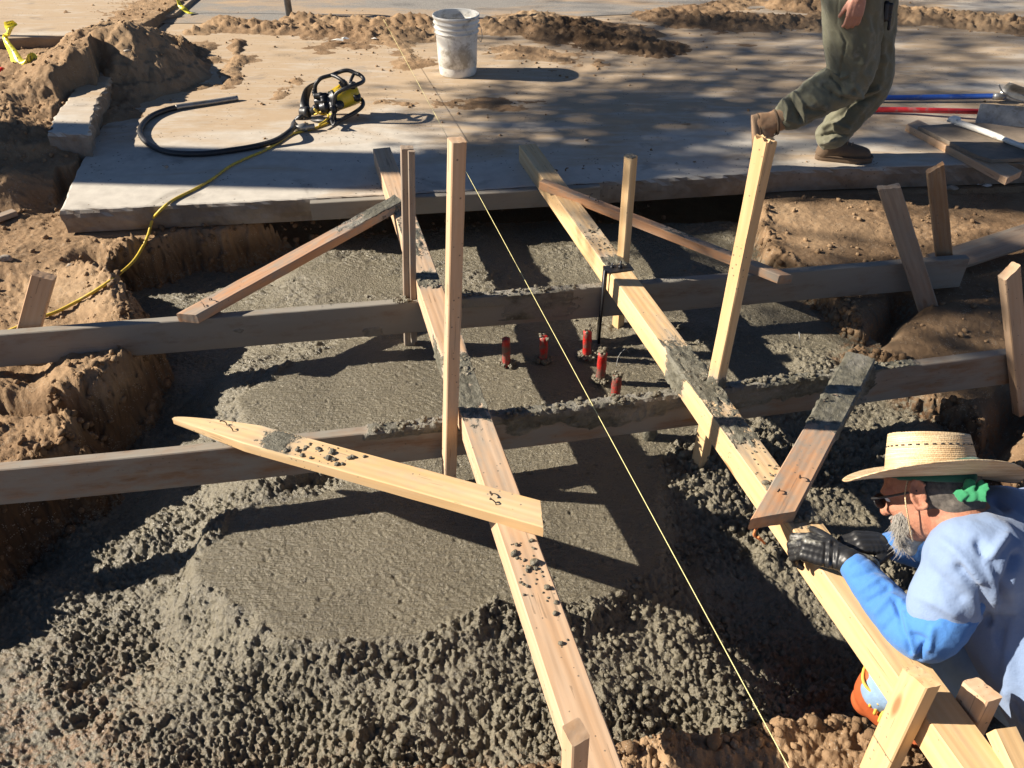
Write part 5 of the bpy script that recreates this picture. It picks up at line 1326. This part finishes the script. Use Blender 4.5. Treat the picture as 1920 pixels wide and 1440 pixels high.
def hand_parts(wrist, fwd, back, thumb_side=1, curl=(20, 35, 25), size=1.0, puff=1.0, spread=.3, thumb=(35, 20), fcurl=None):
    """palm, four unequal fingers with three bends and a thumb from the side of the palm; fwd = wrist->knuckles, back = back of the hand"""
    x = np.array(fwd, float); x /= np.linalg.norm(x); z = np.array(back, float); z -= x * (z @ x); z /= np.linalg.norm(z); y = np.cross(z, x) * thumb_side
    s = size; W = np.array(wrist, float); parts = []
    def P(a, b, c): return W + (x * a + y * b + z * c) * s
    for b, r in ((.027, .0125), (.010, .0138), (-.008, .0135), (-.025, .0122)):
        parts += limb([P(.004, b * .55, 0), P(.045, b * .9, .002), P(.088, b, .0)], [.0155 * s * puff, r * 1.1 * s * puff, r * .92 * s * puff], 4)
    parts += limb([P(-.05, 0, 0), P(-.01, 0, 0), P(.02, 0, 0)], [.0235 * s * puff, .0225 * s * puff, .022 * s * puff], 4)
    for k, (b, L, r) in enumerate(((.028, (.042, .025, .020), .0088), (.0095, (.047, .029, .022), .0090), (-.009, (.043, .027, .021), .0085), (-.026, (.034, .020, .018), .0076))):
        cu = (fcurl[k] if fcurl else curl); a = 0.0; sp = spread * (b * 3.0); p = P(.090, b, 0); Q = [P(.070, b, 0), p]
        for seg, c in zip(L, cu):
            a += R(c); d = x * math.cos(a) - z * math.sin(a) + y * sp * math.cos(a); p = p + d / np.linalg.norm(d) * seg * s; Q.append(p)
        rr = [r * 1.05 * s * puff, r * 1.05 * s * puff, r * s * puff, r * .92 * s * puff, r * .80 * s * puff]
        for i in range(len(Q) - 1):
            n_ = 6; 
            for t_ in np.linspace(0, 1, n_, endpoint=(i == len(Q) - 2)):
                c_ = Q[i] * (1 - t_) + Q[i + 1] * t_; q_ = rr[i] * (1 - t_) + rr[i + 1] * t_; parts.append(ell(c_, (q_, q_, q_), n=(12, 9)))
    ta, tb_ = thumb; q0 = P(.018, .020, -.006); d1 = x * math.cos(R(ta)) + y * math.sin(R(ta)) - z * .25; d1 /= np.linalg.norm(d1)
    q1 = q0 + d1 * .040 * s; d2 = x * math.cos(R(ta - tb_)) + y * math.sin(R(ta - tb_)) - z * .30; d2 /= np.linalg.norm(d2); q2 = q1 + d2 * .032 * s; q3 = q2 + (d2 - z * .15) * .026 * s
    parts += limb([q0, q1, q2, q3], [.0150 * s * puff, .0115 * s * puff, .0100 * s * puff, .0078 * s * puff], 5)
    return parts

def part(nm, me, mat, t): return child(nm, me, M[mat], t)

# ---- the kneeling man in the straw hat
t = thing('person', G(1790, 1300, -.5), 'kneeling man in straw hat and light blue shirt gripping right beam with black gloves', 'person')
HC = GD(1748, 918, 1.84)                          # middle of the skull
hx = -_X * .60 + _F * .76 - _U * .24; hx /= np.linalg.norm(hx)            # where he looks
hz_ = _U + _X * -.0; hz_ = hz_ - hx * (hz_ @ hx); hz_ /= np.linalg.norm(hz_)
hy = np.cross(hz_, hx)                                                    # his left
def HP(f, l, u): return HC + hx * f + hy * l + hz_ * u
HA = np.stack([hx, hy, hz_])
neck = GD(1822, 985, 1.84); chest = GD(1885, 1050, 1.88); mid = GD(1975, 1200, 1.84); pel = GD(2085, 1370, 1.78)
shL = GD(1822, 1050, 1.74); shR = GD(1940, 985, 2.03)
elL = GD(1733, 1188, 1.79); wrL = GD(1588, 1050, 1.985)
elR = GD(1800, 1040, 2.16); wrR = GD(1672, 1022, 2.13)
ankL = G(1648, 1292, -.28); kneL = np.array([1.10, 1.16, -.03]); hipL = pel + (-.06, .06, -.02)
hipR = pel + (.12, .02, -.02); kneR = np.array([1.42, 1.10, -.40]); ankR = np.array([1.60, .72, -.46])
head = [ell(HP(0, 0, .03), (.098, .076, .088), HA), ell(HP(.035, 0, -.035), (.062, .058, .075), HA), ell(HP(.052, 0, -.082), (.036, .040, .028), HA), ell(HP(.070, 0, .012), (.032, .060, .030), HA),
        ell(HP(.066, .030, -.030), (.024, .024, .022), HA), ell(HP(.066, -.030, -.030), (.024, .024, .022), HA), ell(HP(.092, 0, -.058), (.016, .026, .010), HA), ell(HP(.085, .032, .012), (.016, .02, .008), HA), ell(HP(.085, -.032, .012), (.016, .02, .008), HA)]
head += limb([HP(.094, 0, .012), HP(.108, 0, -.012), HP(.118, 0, -.032)], [.008, .010, .013], 4) + [ell(HP(.104, .013, -.034), (.010, .009, .008), HA), ell(HP(.104, -.013, -.034), (.010, .009, .008), HA)]
for sd in (1, -1):                                 # ears with a rim
    ec = HP(-.012, sd * .080, -.005)
    for a in np.linspace(-2.2, 2.5, 18):
        head.append(ell(ec + hx * (.016 * math.cos(a) - .002) + hz_ * (.031 * math.sin(a)) + hy * sd * (.010 + .004 * math.cos(a)), (.0058, .0058, .0058), n=(8, 6)))
    head.append(ell(ec + hy * sd * .002, (.015, .006, .026), HA)); head.append(ell(ec + hx * .010 - hz_ * .027 + hy * sd * .008, (.007, .005, .009), HA))
body = head + limb([HP(-.02, 0, -.05), HP(-.05, 0, -.10), neck, chest], [.062, .062, .066, .10]) + limb([chest, mid, pel], [.12, .13, .13]) + limb([shR, chest, shL], [.06, .10, .06]) \
    + limb([shL, elL, wrL], [.05, .042, .027]) + limb([shR, elR, wrR], [.05, .042, .027]) + limb([hipL, kneL, ankL], [.085, .055, .038]) + limb([hipR, kneR, ankR], [.085, .055, .038]) \
    + limb([ankL, ankL + (.04, -.05, -.05), ankL + (.09, -.11, -.08)], [.036, .034, .03])
part('body', fuse('body', body, .0042, 5, keep=.35), 'skin', t)
# eyes and glasses
for sd in (1, -1): part('eye', mesh_np('eye', *[HP(.083, sd * .031, -.002) + ell((0, 0, 0), (.012, .012, .012))[0], ell((0, 0, 0), (1, 1, 1))[1]]), 'paper', t)
gl = [HP(.105, -.065, .0), HP(.112, -.03, .004), HP(.112, 0, .006), HP(.112, .03, .004), HP(.103, .070, .0), HP(.05, .083, .0), HP(-.01, .086, .003)]
part('glasses', tube_mesh('glasses', spline(gl, 40), .0028, 8), 'black', t)
for sd in (1, -1): part('lens', mesh_np('lens', *[ell(HP(.106, sd * .036, -.008), (.004, .026, .018), HA)[0], ell((0, 0, 0), (1, 1, 1))[1]]), 'black', t)
# hair, beard
g = np.random.default_rng(11)
part('hair', fuse('hair', [ell(HP(-.022, 0, .005), (.082, .0795, .070), HA), ell(HP(-.050, 0, -.035), (.050, .064, .045), HA)], .005, 3), 'hair', t)
part('beard', fuse('beard', [ell(HP(.070, 0, -.090), (.028, .034, .030), HA), ell(HP(.098, 0, -.050), (.009, .028, .007), HA), ell(HP(.080, 0, -.118), (.014, .018, .022), HA)], .004, 4), 'beard', t)
SV = []; SQ = []; off = 0
for i in range(2000):
    ph = g.uniform(-1.7, 1.7); f = .048 + .046 * math.cos(ph); l = .054 * math.sin(ph); u0 = -.062 - .045 * g.random() + (.03 * abs(math.sin(ph)))
    L = g.uniform(.010, .048) * (.45 + .55 * math.cos(ph)); p = HP(f, l, u0); d = -hz_ * 1.0 + hx * g.uniform(-.2, .5) + hy * g.uniform(-.35, .35); d /= np.linalg.norm(d); b_ = hx * g.uniform(-1.4, 1.0) + hy * g.uniform(-1.2, 1.2)
    Q = [p, p + d * L * .4 + b_ * L * .05, p + d * L * .75 + b_ * L * .2, p + d * L + b_ * L * .45]
    Q = np.array(Q); r_ = np.array([.0006, .0006, .0005, .0002]); a1 = np.cross(d, hx); a1 /= np.linalg.norm(a1) + 1e-9; a2 = np.cross(d, a1)
    ring = np.concatenate([Q[k] + r_[k] * (np.cos(t_) * a1 + np.sin(t_) * a2)[None] for k in range(4) for t_ in (0, 2.09, 4.19)])
    SV.append(ring); SQ += [(off + 3 * k + j, off + 3 * k + (j + 1) % 3, off + 3 * k + 3 + (j + 1) % 3, off + 3 * k + 3 + j) for k in range(3) for j in range(3)]; off += 12
o = part('beard_strands', mesh_np('beard_strands', np.concatenate(SV), quads=SQ), 'beard', t); o['kind'] = 'stuff'
part('chin_cord', tube_mesh('chin_cord', spline([HP(.0, .080, .045), HP(.018, .087, .0), HP(.026, .082, -.045), HP(.040, .060, -.085), HP(.05, .04, -.105)], 30), .0016, 6), 'straw', t)
# bandana
part('bandana', fuse('bandana', [ell(HP(-.012, 0, .045), (.101, .088, .024), HA)] + limb([HP(.02, .088, .040), HP(-.05, .080, .028), HP(-.10, .03, .015)], [.010, .013, .014]) , .004, 3), 'greenshade', t)
bt_ = []
for f, l, u, a in ((-.095, .050, -.01, .0), (-.112, .046, -.018, .5), (-.124, .045, -.008, 1.2), (-.105, .055, .0, 2), (-.085, .064, -.018, .9), (-.118, .05, -.028, .2), (-.100, .056, -.022, 1.6)):
    r_ = HA * 1.0; bt_.append(ell(HP(f, l, u), (.020 * (1 + .3 * math.sin(a * 3)), .008, .013), n=(7, 5)))
    bt_[-1] = (HP(f, l, u) + (ell((0, 0, 0), (.017, .0045, .012), n=(7, 5))[0] * (1 + .25 * np.sin(ell((0, 0, 0), (1, 1, 1), n=(7, 5))[0][:, [0]] * 9 + a))) @ np.array(Matrix.Rotation(a, 3, 'Y')) @ HA, bt_[-1][1])
part('bandana_knot', fuse('bandana_knot', bt_, .0028, 2), 'green', t)
# hat, in its own frame (local Z = crown axis)
ha_z = _U * .985 + _F * .15; ha_z /= np.linalg.norm(ha_z); ha_x = -_X; ha_x = ha_x - ha_z * (ha_x @ ha_z); ha_x /= np.linalg.norm(ha_x); ha_y = np.cross(ha_z, ha_x)
Hc = GD(1747, 893, 1.83); Hm = Matrix((ha_x, ha_y, ha_z)).transposed().to_4x4(); Hm.translation = Hc
th = np.linspace(0, 2 * math.pi, 120, endpoint=False); rowsH = []
def ring(rx, ry, zf): rowsH.append(np.stack([rx * np.cos(th), ry * np.sin(th), np.broadcast_to(zf, th.shape)], -1))
sn = np.sin(th); cs = np.cos(th)
for k, f in enumerate(np.linspace(0, 1, 14)):
    e_ = 1 - f; rx = .099 + (.186 - .099) * e_; ry = .082 + (.158 - .082) * e_
    zc = .020 * np.abs(sn) ** 1.5 * e_ ** 1.3 * 1.5 - .010 * np.abs(cs) ** 2 * e_ ** 1.5 + .008 * e_ * np.sin(th * 3 + .5) * .3
    if k == 0: ring(rx - .001, ry - .001, zc - .004); ring(rx + .002, ry + .002, zc - .002)
    ring(rx, ry, zc)
for f in np.linspace(.06, 1, 14): ring(.0985 - .013 * f ** 1.3, .0815 - .013 * f ** 1.3, .092 * f + .004 * cs * f)
for f in (.90, .72, .45, .2, 0.02): ring((.0855 - .003) * f, (.0685 - .003) * f, .094 - .016 * np.sqrt(1 - f) + .002)
HV = np.concatenate(rowsH); nr_ = len(rowsH); i = np.arange(nr_ - 1)[:, None] * 120; j = np.arange(120)[None]; k = (j + 1) % 120
hat = bpy.data.objects.new('hat', mesh_np('hat', HV, quads=np.stack([i + j, i + k, i + 120 + k, i + 120 + j], -1).reshape(-1, 4))); COL.objects.link(hat)
hat.data.materials.append(M['straw']); hat.parent = t; hat.matrix_parent_inverse = Matrix.Translation(Vector(t.location)).inverted(); hat.matrix_basis = Hm
md = hat.modifiers.new('thickness', 'SOLIDIFY'); md.thickness = .003
def in_hat(nm, me, mat):
    o = link(nm, me, M[mat], hat); return o
for a in np.linspace(0, 2 * math.pi, 34, endpoint=False):
    rx, ry = .0985 - .013 * .72 ** 1.3 + .0005, .0815 - .013 * .72 ** 1.3 + .0005
    c_ = np.array([rx * math.cos(a), ry * math.sin(a), .066]); tn = np.array([-rx * math.sin(a), ry * math.cos(a), 0]); tn /= np.linalg.norm(tn)
    in_hat('stitch_hole', tube_mesh('stitch_hole', [c_ - tn * .0035, c_ + tn * .0035], .0016, 5), 'black')
hb_ = np.stack([.0995 * np.cos(th), .0825 * np.sin(th), .005 + 0 * th], -1)
in_hat('hat_band', tube_mesh('hat_band', hb_[::3], .0022, 6, closed=True), 'black')
# shirt: torso with short sleeves, long sleeves beneath
slL = shL + (elL - shL) * .62; slR = shR + (elR - shR) * .62
tee = limb([neck + (chest - neck) * .25, chest, mid, mid + (pel - mid) * .75], [.085, .165, .178, .175], 10) + limb([shL, chest], [.095, .15]) + limb([shR, chest], [.095, .15]) + limb([shL, slL], [.088, .072], 10) + limb([shR, slR], [.085, .072], 10)
me = fuse('shirt', tee, .0065, 14)
SHF = [([(1800, 1065), (1838, 1110), (1858, 1165)], 9, -0.0160), ([(1835, 1020), (1870, 1085), (1885, 1130)], 9, -0.0144), ([(1760, 1010), (1800, 1040), (1835, 1090)], 10, 0.0096), ([(1880, 1010), (1850, 1050), (1872, 1100), (1862, 1170)], 8, 0.0144), ([(1905, 1040), (1885, 1100), (1868, 1150)], 8, -0.0144),
       ([(1850, 965), (1885, 990), (1915, 1030)], 10, 0.0096), ([(1868, 938), (1884, 955)], 7, -0.0160), ([(1745, 1060), (1775, 1100), (1800, 1120)], 10, -0.0064), ([(1700, 1110), (1750, 1130), (1790, 1150)], 9, 0.0080), ([(1905, 1150), (1885, 1220), (1895, 1290)], 14, 0.0096), ([(1880, 1180), (1872, 1250)], 10, -0.0096), ([(1900, 1320), (1912, 1345)], 7, -0.0144), ([(1885, 1300), (1896, 1335)], 6, 0.0096)]
part('shirt', folds(me, SHF, .003, 8, seed=3), 'tee', t)
slv = limb([shL, elL + (-.0, 0, 0), wrL + (elL - wrL) * .13], [.06, .062, .036], 16)
me = fuse('long_sleeve', slv, .0040, 8)
SLF = [([(1600, 1085), (1640, 1068), (1668, 1078)], 5, -0.0064), ([(1612, 1108), (1650, 1085), (1672, 1098)], 5, 0.0064), ([(1625, 1130), (1665, 1105)], 5, -0.0077), ([(1640, 1150), (1672, 1118), (1690, 1128)], 6, 0.0077), ([(1660, 1180), (1690, 1140)], 6, -0.0077), ([(1680, 1130), (1692, 1180), (1706, 1222)], 5, -0.0102), ([(1694, 1150), (1708, 1200), (1718, 1225)], 5, 0.0077), ([(1712, 1190), (1735, 1200), (1722, 1232)], 6, -0.0089), ([(1748, 1180), (1742, 1215)], 7, 0.0064), ([(1596, 1062), (1630, 1046)], 3, -0.0038), ([(1650, 1170), (1640, 1200)], 6, 0.0051)]
part('long_sleeve', folds(me, SLF, .002, 16, seed=4), 'sleeve', t)
part('long_sleeve', folds(fuse('long_sleeve', limb([shR, elR, wrR], [.06, .058, .036], 14), .006, 8), [], .003, 14, seed=5), 'sleeve', t)
# gloves
gf = GD(1503, 1022, 2.035) - wrL; gb = np.array([-.05, -.25, 1.0])
GLV = hand_parts(wrL + gf * .04, gf, gb, thumb_side=-1, size=1.03, puff=1.18, spread=.22, thumb=(42, 10), fcurl=[(30, 55, 35), (38, 60, 35), (45, 62, 35), (52, 60, 35)]) + limb([wrL + (elL - wrL) * .03, wrL, wrL + gf * .2], [.034, .031, .028], 6)
me = fuse('glove', GLV, .0026, 3)
part('glove', folds(me, [([(1548, 1020), (1545, 1068)], 2.5, -.003), ([(1556, 1015), (1553, 1070)], 2.5, .003), ([(1563, 1018), (1560, 1070)], 2.5, -.003), ([(1572, 1022), (1567, 1066)], 2.5, .002), ([(1510, 1010), (1540, 1018), (1570, 1012)], 3, .002)], .0006, 22, seed=6), 'glove', t)
gf = GD(1600, 1015, 2.12) - wrR
part('glove', fuse('glove', hand_parts(wrR, gf, (.2, .1, 1.0), thumb_side=1, size=1.0, puff=1.15, curl=(30, 45, 30), thumb=(40, 10)), .003, 3), 'glove', t)
# trousers and boots
part('trousers', folds(fuse('trousers', limb([pel + (-.02, .05, .0), pel], [.16, .16]) + limb([hipL, kneL, ankL + (kneL - ankL) * .08], [.12, .088, .066], 12) + limb([hipR, kneR, ankR], [.12, .085, .065], 12), .007, 8), [([(1618, 1275), (1640, 1300)], 4, -.004)], .004, 10, seed=7), 'jeans', t)
fd = np.array([-.80, .55, -.0]); fd = np.array([.78, -.45, 0.0]); 
A_ = ankL; fx = np.array([.62, -.78, 0]); fx /= np.linalg.norm(fx)
bt1 = limb([A_ + (0, 0, .03), A_ + (0, 0, -.03), A_ + fx * .06 + (0, 0, -.055), A_ + fx * .13 + (0, 0, -.075), A_ + fx * .17 + (0, 0, -.085)], [.052, .055, .050, .046, .036], 8) + [ell(A_ - fx * .012 + (0, 0, -.07), (.044, .044, .04))]
part('boot', fuse('boot', bt1, .005, 5), 'oboot', t)
for k in range(5):
    c_ = A_ + fx * (.012 + .017 * k) + (0, 0, .022 - .013 * k); sd_ = np.array([-fx[1], fx[0], 0])
    part('lace', tube_mesh('lace', spline([c_ - sd_ * .058 + (0, 0, -.030), c_ - sd_ * .045 + (0, 0, .006), c_ + (0, 0, .028) + fx * .03, c_ + sd_ * .045 + (0, 0, .006)], 20), .0042, 8), 'lace', t)
part('lace', tube_mesh('lace', spline([A_ + (-.02, -.05, .03), A_ + (-.055, -.01, .045), A_ + (-.03, .04, .05), A_ + (.02, .045, .045), A_ + (.05, 0, .05), A_ + (.02, -.05, .04), A_ + (-.03, -.055, .02)], 40), .0042, 8), 'lace', t)
part('boot', fuse('boot', limb([ankR, ankR + (.08, -.10, -.03)], [.05, .045]), .006, 4), 'oboot', t)

# ---- the man walking over the slab
ynr, yfr = 4.05, 4.24
hipN = GY(1598, -14, ynr + .01); knN = GY(1597, 142, ynr); anN = GY(1484, 212, ynr - .01)
hipF = GY(1632, -10, yfr - .05); knF = GY(1632, 158, yfr - .04); anF = GY(1556, 262, yfr - .06)
t = thing('person', np.array([1.65, 4.15, 0.0]), 'man in olive work trousers and tan boots striding right across the slab', 'person')
ch = (hipN + hipF) / 2 + (.02, 0, .42); nk = ch + (.03, 0, .16); hd = nk + (.04, -.0, .15)
sN = ch + (.0, -.19, .05); sF = ch + (.0, .19, .05); eN = sN + (.0, -.05, -.29); hN = GY(1612, -12, 3.885); eF = sF + (-.06, .05, -.28); hF = eF + (.12, 0, -.20)
pelc = (hipN + hipF) / 2 + (0, 0, .08)
toeN = GY(1416, 310, ynr - .01); heelN = GY(1410, 222, ynr - .01)
bd = [ell(hd, (.098, .078, .118)), ell(hd + (.05, 0, -.06), (.045, .05, .05)), ell(hd + (.105, 0, -.01), (.018, .013, .02)), ell(hd + (-.005, -.08, -.01), (.018, .008, .03)), ell(hd + (-.005, .08, -.01), (.018, .008, .03))] \
    + limb([hd + (-.01, 0, -.07), nk, ch], [.058, .06, .10]) + limb([ch, pelc], [.13, .13]) + limb([sN, ch, sF], [.06, .12, .06]) + limb([sN, eN, hN], [.05, .042, .028]) + limb([sF, eF, hF], [.05, .042, .028]) \
    + limb([hipN, knN, anN], [.085, .055, .04]) + limb([hipF, knF, anF], [.085, .055, .04])
hdn = hand_parts(hN, (.02, .03, -1.0), (-.15, -1.0, 0), thumb_side=-1, size=1.0, spread=.35, curl=(22, 30, 22), thumb=(28, 8))
hdf = hand_parts(hF, (.3, 0, -1.0), (0, 1.0, 0), thumb_side=1, size=1.0, curl=(25, 40, 30))
part('body', fuse('body', bd + hdn + hdf, .0042, 4, keep=.35), 'skin2', t)
part('hair', fuse('hair', [ell(hd + (-.02, 0, .03), (.09, .084, .10))], .008, 3), 'hair', t)
part('shirt', folds(fuse('shirt', limb([nk + (0, 0, -.05), ch, pelc + (0, 0, .06)], [.08, .165, .16], 10) + limb([sN, eN, hN + (0, 0, .075)], [.085, .065, .048], 12) + limb([sF, eF, hF + (0, 0, .06)], [.085, .065, .05], 12), .008, 10), [], .006, 9, seed=8), 'shirt2', t)
tr = limb([pelc + (0, -.02, .05), pelc], [.15, .155]) + limb([hipN, (hipN + knN) / 2, knN + (-.012, 0, 0), (knN + anN) / 2, anN], [.135, .128, .108, .098, .078], 14) \
    + limb([hipF, (hipF + knF) / 2, knF, (knF + anF) / 2, anF + (0, 0, .02)], [.125, .112, .096, .086, .078], 14)
me = fuse('trousers', tr, .0050, 8)
TF0 = [([(1560, 60), (1575, 110), (1572, 135)], 5, .008), ([(1640, 30), (1645, 90), (1630, 130)], 6, -.007), ([(1655, 60), (1660, 120), (1650, 160)], 5, .006), ([(1530, 160), (1555, 178), (1580, 182)], 4, -.010), ([(1505, 190), (1530, 205), (1552, 205)], 4, .008), ([(1465, 218), (1485, 228), (1505, 232)], 3, .010), ([(1555, 225), (1575, 235), (1600, 232)], 4, -.008), ([(1600, 20), (1612, 70), (1605, 100)], 5, -.006), ([(1580, 100), (1600, 120), (1620, 118)], 4, .006)]
TF = [([(1575, 175), (1600, 160), (1612, 175)], 5, 0.0203), ([(1553, 135), (1575, 145), (1588, 140)], 4, 0.0162), ([(1560, 145), (1572, 155), (1580, 170)], 3.5, -0.0203), ([(1545, 160), (1560, 175)], 4, -0.0162), ([(1580, 185), (1605, 192), (1640, 180)], 4, -0.0182), ([(1585, 172), (1615, 180), (1645, 165)], 4.5, 0.0223), ([(1480, 178), (1490, 200), (1500, 222)], 4, -0.0263), ([(1470, 188), (1478, 205), (1476, 222)], 4, 0.0243), ([(1492, 176), (1505, 196), (1508, 228)], 4, 0.0223), ([(1460, 205), (1470, 225)], 3, -0.0203),
      ([(1520, 180), (1550, 200)], 6, 0.0121), ([(1505, 165), (1530, 150), (1550, 140)], 5, 0.0101), ([(1510, 205), (1545, 210)], 5, -0.0142), ([(1572, 0), (1570, 45), (1586, 80), (1575, 140)], 2.2, -0.0081), ([(1630, 60), (1622, 110), (1600, 150)], 7, 0.0081),
      ([(1545, 240), (1560, 230), (1590, 240)], 4, 0.0182), ([(1535, 256), (1560, 250), (1590, 256)], 3.5, -0.0203), ([(1540, 268), (1565, 262)], 4, 0.0182), ([(1600, 190), (1580, 215), (1560, 225)], 5, -0.0121), ([(1620, 200), (1595, 232)], 5, 0.0121)]
part('trousers', folds(me, TF + TF0, .009, 9, seed=9), 'olive', t)
# pocket flap and key clip on the trousers
pk = [GY(1560, 90, ynr - .128), GY(1584, 92, ynr - .140), GY(1582, 128, ynr - .135), GY(1562, 124, ynr - .122)]
kp = GY(1662, 8, 4.02)
part('key_clip', fuse('key_clip', limb([kp, kp + (.005, -.01, -.06)], [.016, .014]) + limb([kp + (.02, -.01, .0), kp + (.03, -.02, -.10)], [.010, .008]), .004, 2), 'darksteel', t)
# boots
f_ = toeN - heelN; f_ /= np.linalg.norm(f_); so_ = np.array([-1.0, 0, -.15]); so_ -= f_ * (so_ @ f_); so_ /= np.linalg.norm(so_)
def boot(ank, heel, fw, dn, mat, top=.10):
    s_ = np.cross(fw, dn); P_ = []
    P_ += limb([ank - dn * .03, heel + fw * .055 - dn * .10, heel + fw * .05 - dn * .05], [.056, .054, .044], 8)
    P_ += limb([heel + fw * .035 - dn * .04, heel + fw * .10 - dn * .055, heel + fw * .17 - dn * .042, heel + fw * .235 - dn * .036], [.040, .047, .047, .036], 10)
    P_ += limb([heel + fw * .04 - dn * .032 + s_ * .012, heel + fw * .2 - dn * .030 + s_ * .016], [.034, .036], 8)
    P_ += limb([heel + fw * .040 - dn * .045, heel + fw * .045 - dn * .075, heel + fw * .06 - dn * .11], [.043, .043, .046], 6)
    me = fuse('boot', P_, .0048, 3); part('boot', me, mat, t)
    rim_ = []
    for a in np.linspace(0, 2 * math.pi, 40, endpoint=False):
        u_ = .5 - .5 * math.cos(a); wdt = (.0415 + .014 * math.exp(-((u_ - .72) / .28) ** 2)) * abs(math.sin(a)) ** .55 * (1 if math.sin(a) > 0 else -1)
        rim_.append(heel + fw * (.285 * u_ - .002) - dn * .029 + s_ * wdt)
    part('welt', tube_mesh('welt', rim_, .0035, 6, closed=True), 'shadeboot_trim', t)
    cc = heel + fw * .058 - dn * .112; part('collar', tube_mesh('collar', [cc + .057 * (math.cos(a) * fw + math.sin(a) * s_) for a in np.linspace(0, 2 * math.pi, 24, endpoint=False)], .006, 8, closed=True), 'shadeboot_trim', t)
    out = []; n_ = 40
    for zz in (0, .006, .026, .028):
        row = []
        for a in np.linspace(0, 2 * math.pi, n_, endpoint=False):
            u_ = .5 - .5 * math.cos(a); wdt = (.040 + .014 * math.exp(-((u_ - .72) / .28) ** 2)) * abs(math.sin(a)) ** .55 * (1 if math.sin(a) > 0 else -1)
            wdt *= .96 if zz in (0, .028) else 1.0
            row.append(heel + fw * (.0 + .285 * u_ - .002) - dn * zz + s_ * wdt)
        out.append(row)
    V_ = np.array(out).reshape(-1, 3); i = np.arange(3)[:, None] * n_; j = np.arange(n_)[None]; k = (j + 1) % n_
    q_ = np.stack([i + j, i + k, i + n_ + k, i + n_ + j], -1).reshape(-1, 4); c_ = len(V_); V_ = np.concatenate([V_, [V_[:n_].mean(0), V_[-n_:].mean(0)]])
    T_ = [(c_, (m_ + 1) % n_, m_) for m_ in range(n_)] + [(c_ + 1, 3 * n_ + m_, 3 * n_ + (m_ + 1) % n_) for m_ in range(n_)]
    me = mesh_np('sole', V_, quads=q_, tris=T_); part('sole', me, 'sole' if mat == 'boot' else 'shadeboot_trim', t)
    for m_ in range(4):
        c2 = heel + fw * (.095 + .022 * m_) - dn * (.112 - .007 * m_ - .0)
        part('lace', tube_mesh('lace', spline([c2 - s_ * .030 + dn * .022, c2 - s_ * .012, c2 + fw * .012 + s_ * .012, c2 + s_ * .030 + dn * .022], 12), .0026, 6), 'shadeboot_trim' if mat == 'boot' else 'boot', t)
boot(anN, heelN - f_ * .012, f_, so_, 'boot')
hF_ = G(1518, 300, 0); hF_[2] = .0; boot(anF, np.array([anF[0] - .055, anF[1] + .0, .001]), np.array([.985, -.17, 0]), np.array([0, 0, -1.0]), 'shadeboot_trim')
print('trouser checks', hipN, knN, anN, toeN, heelN, anF)
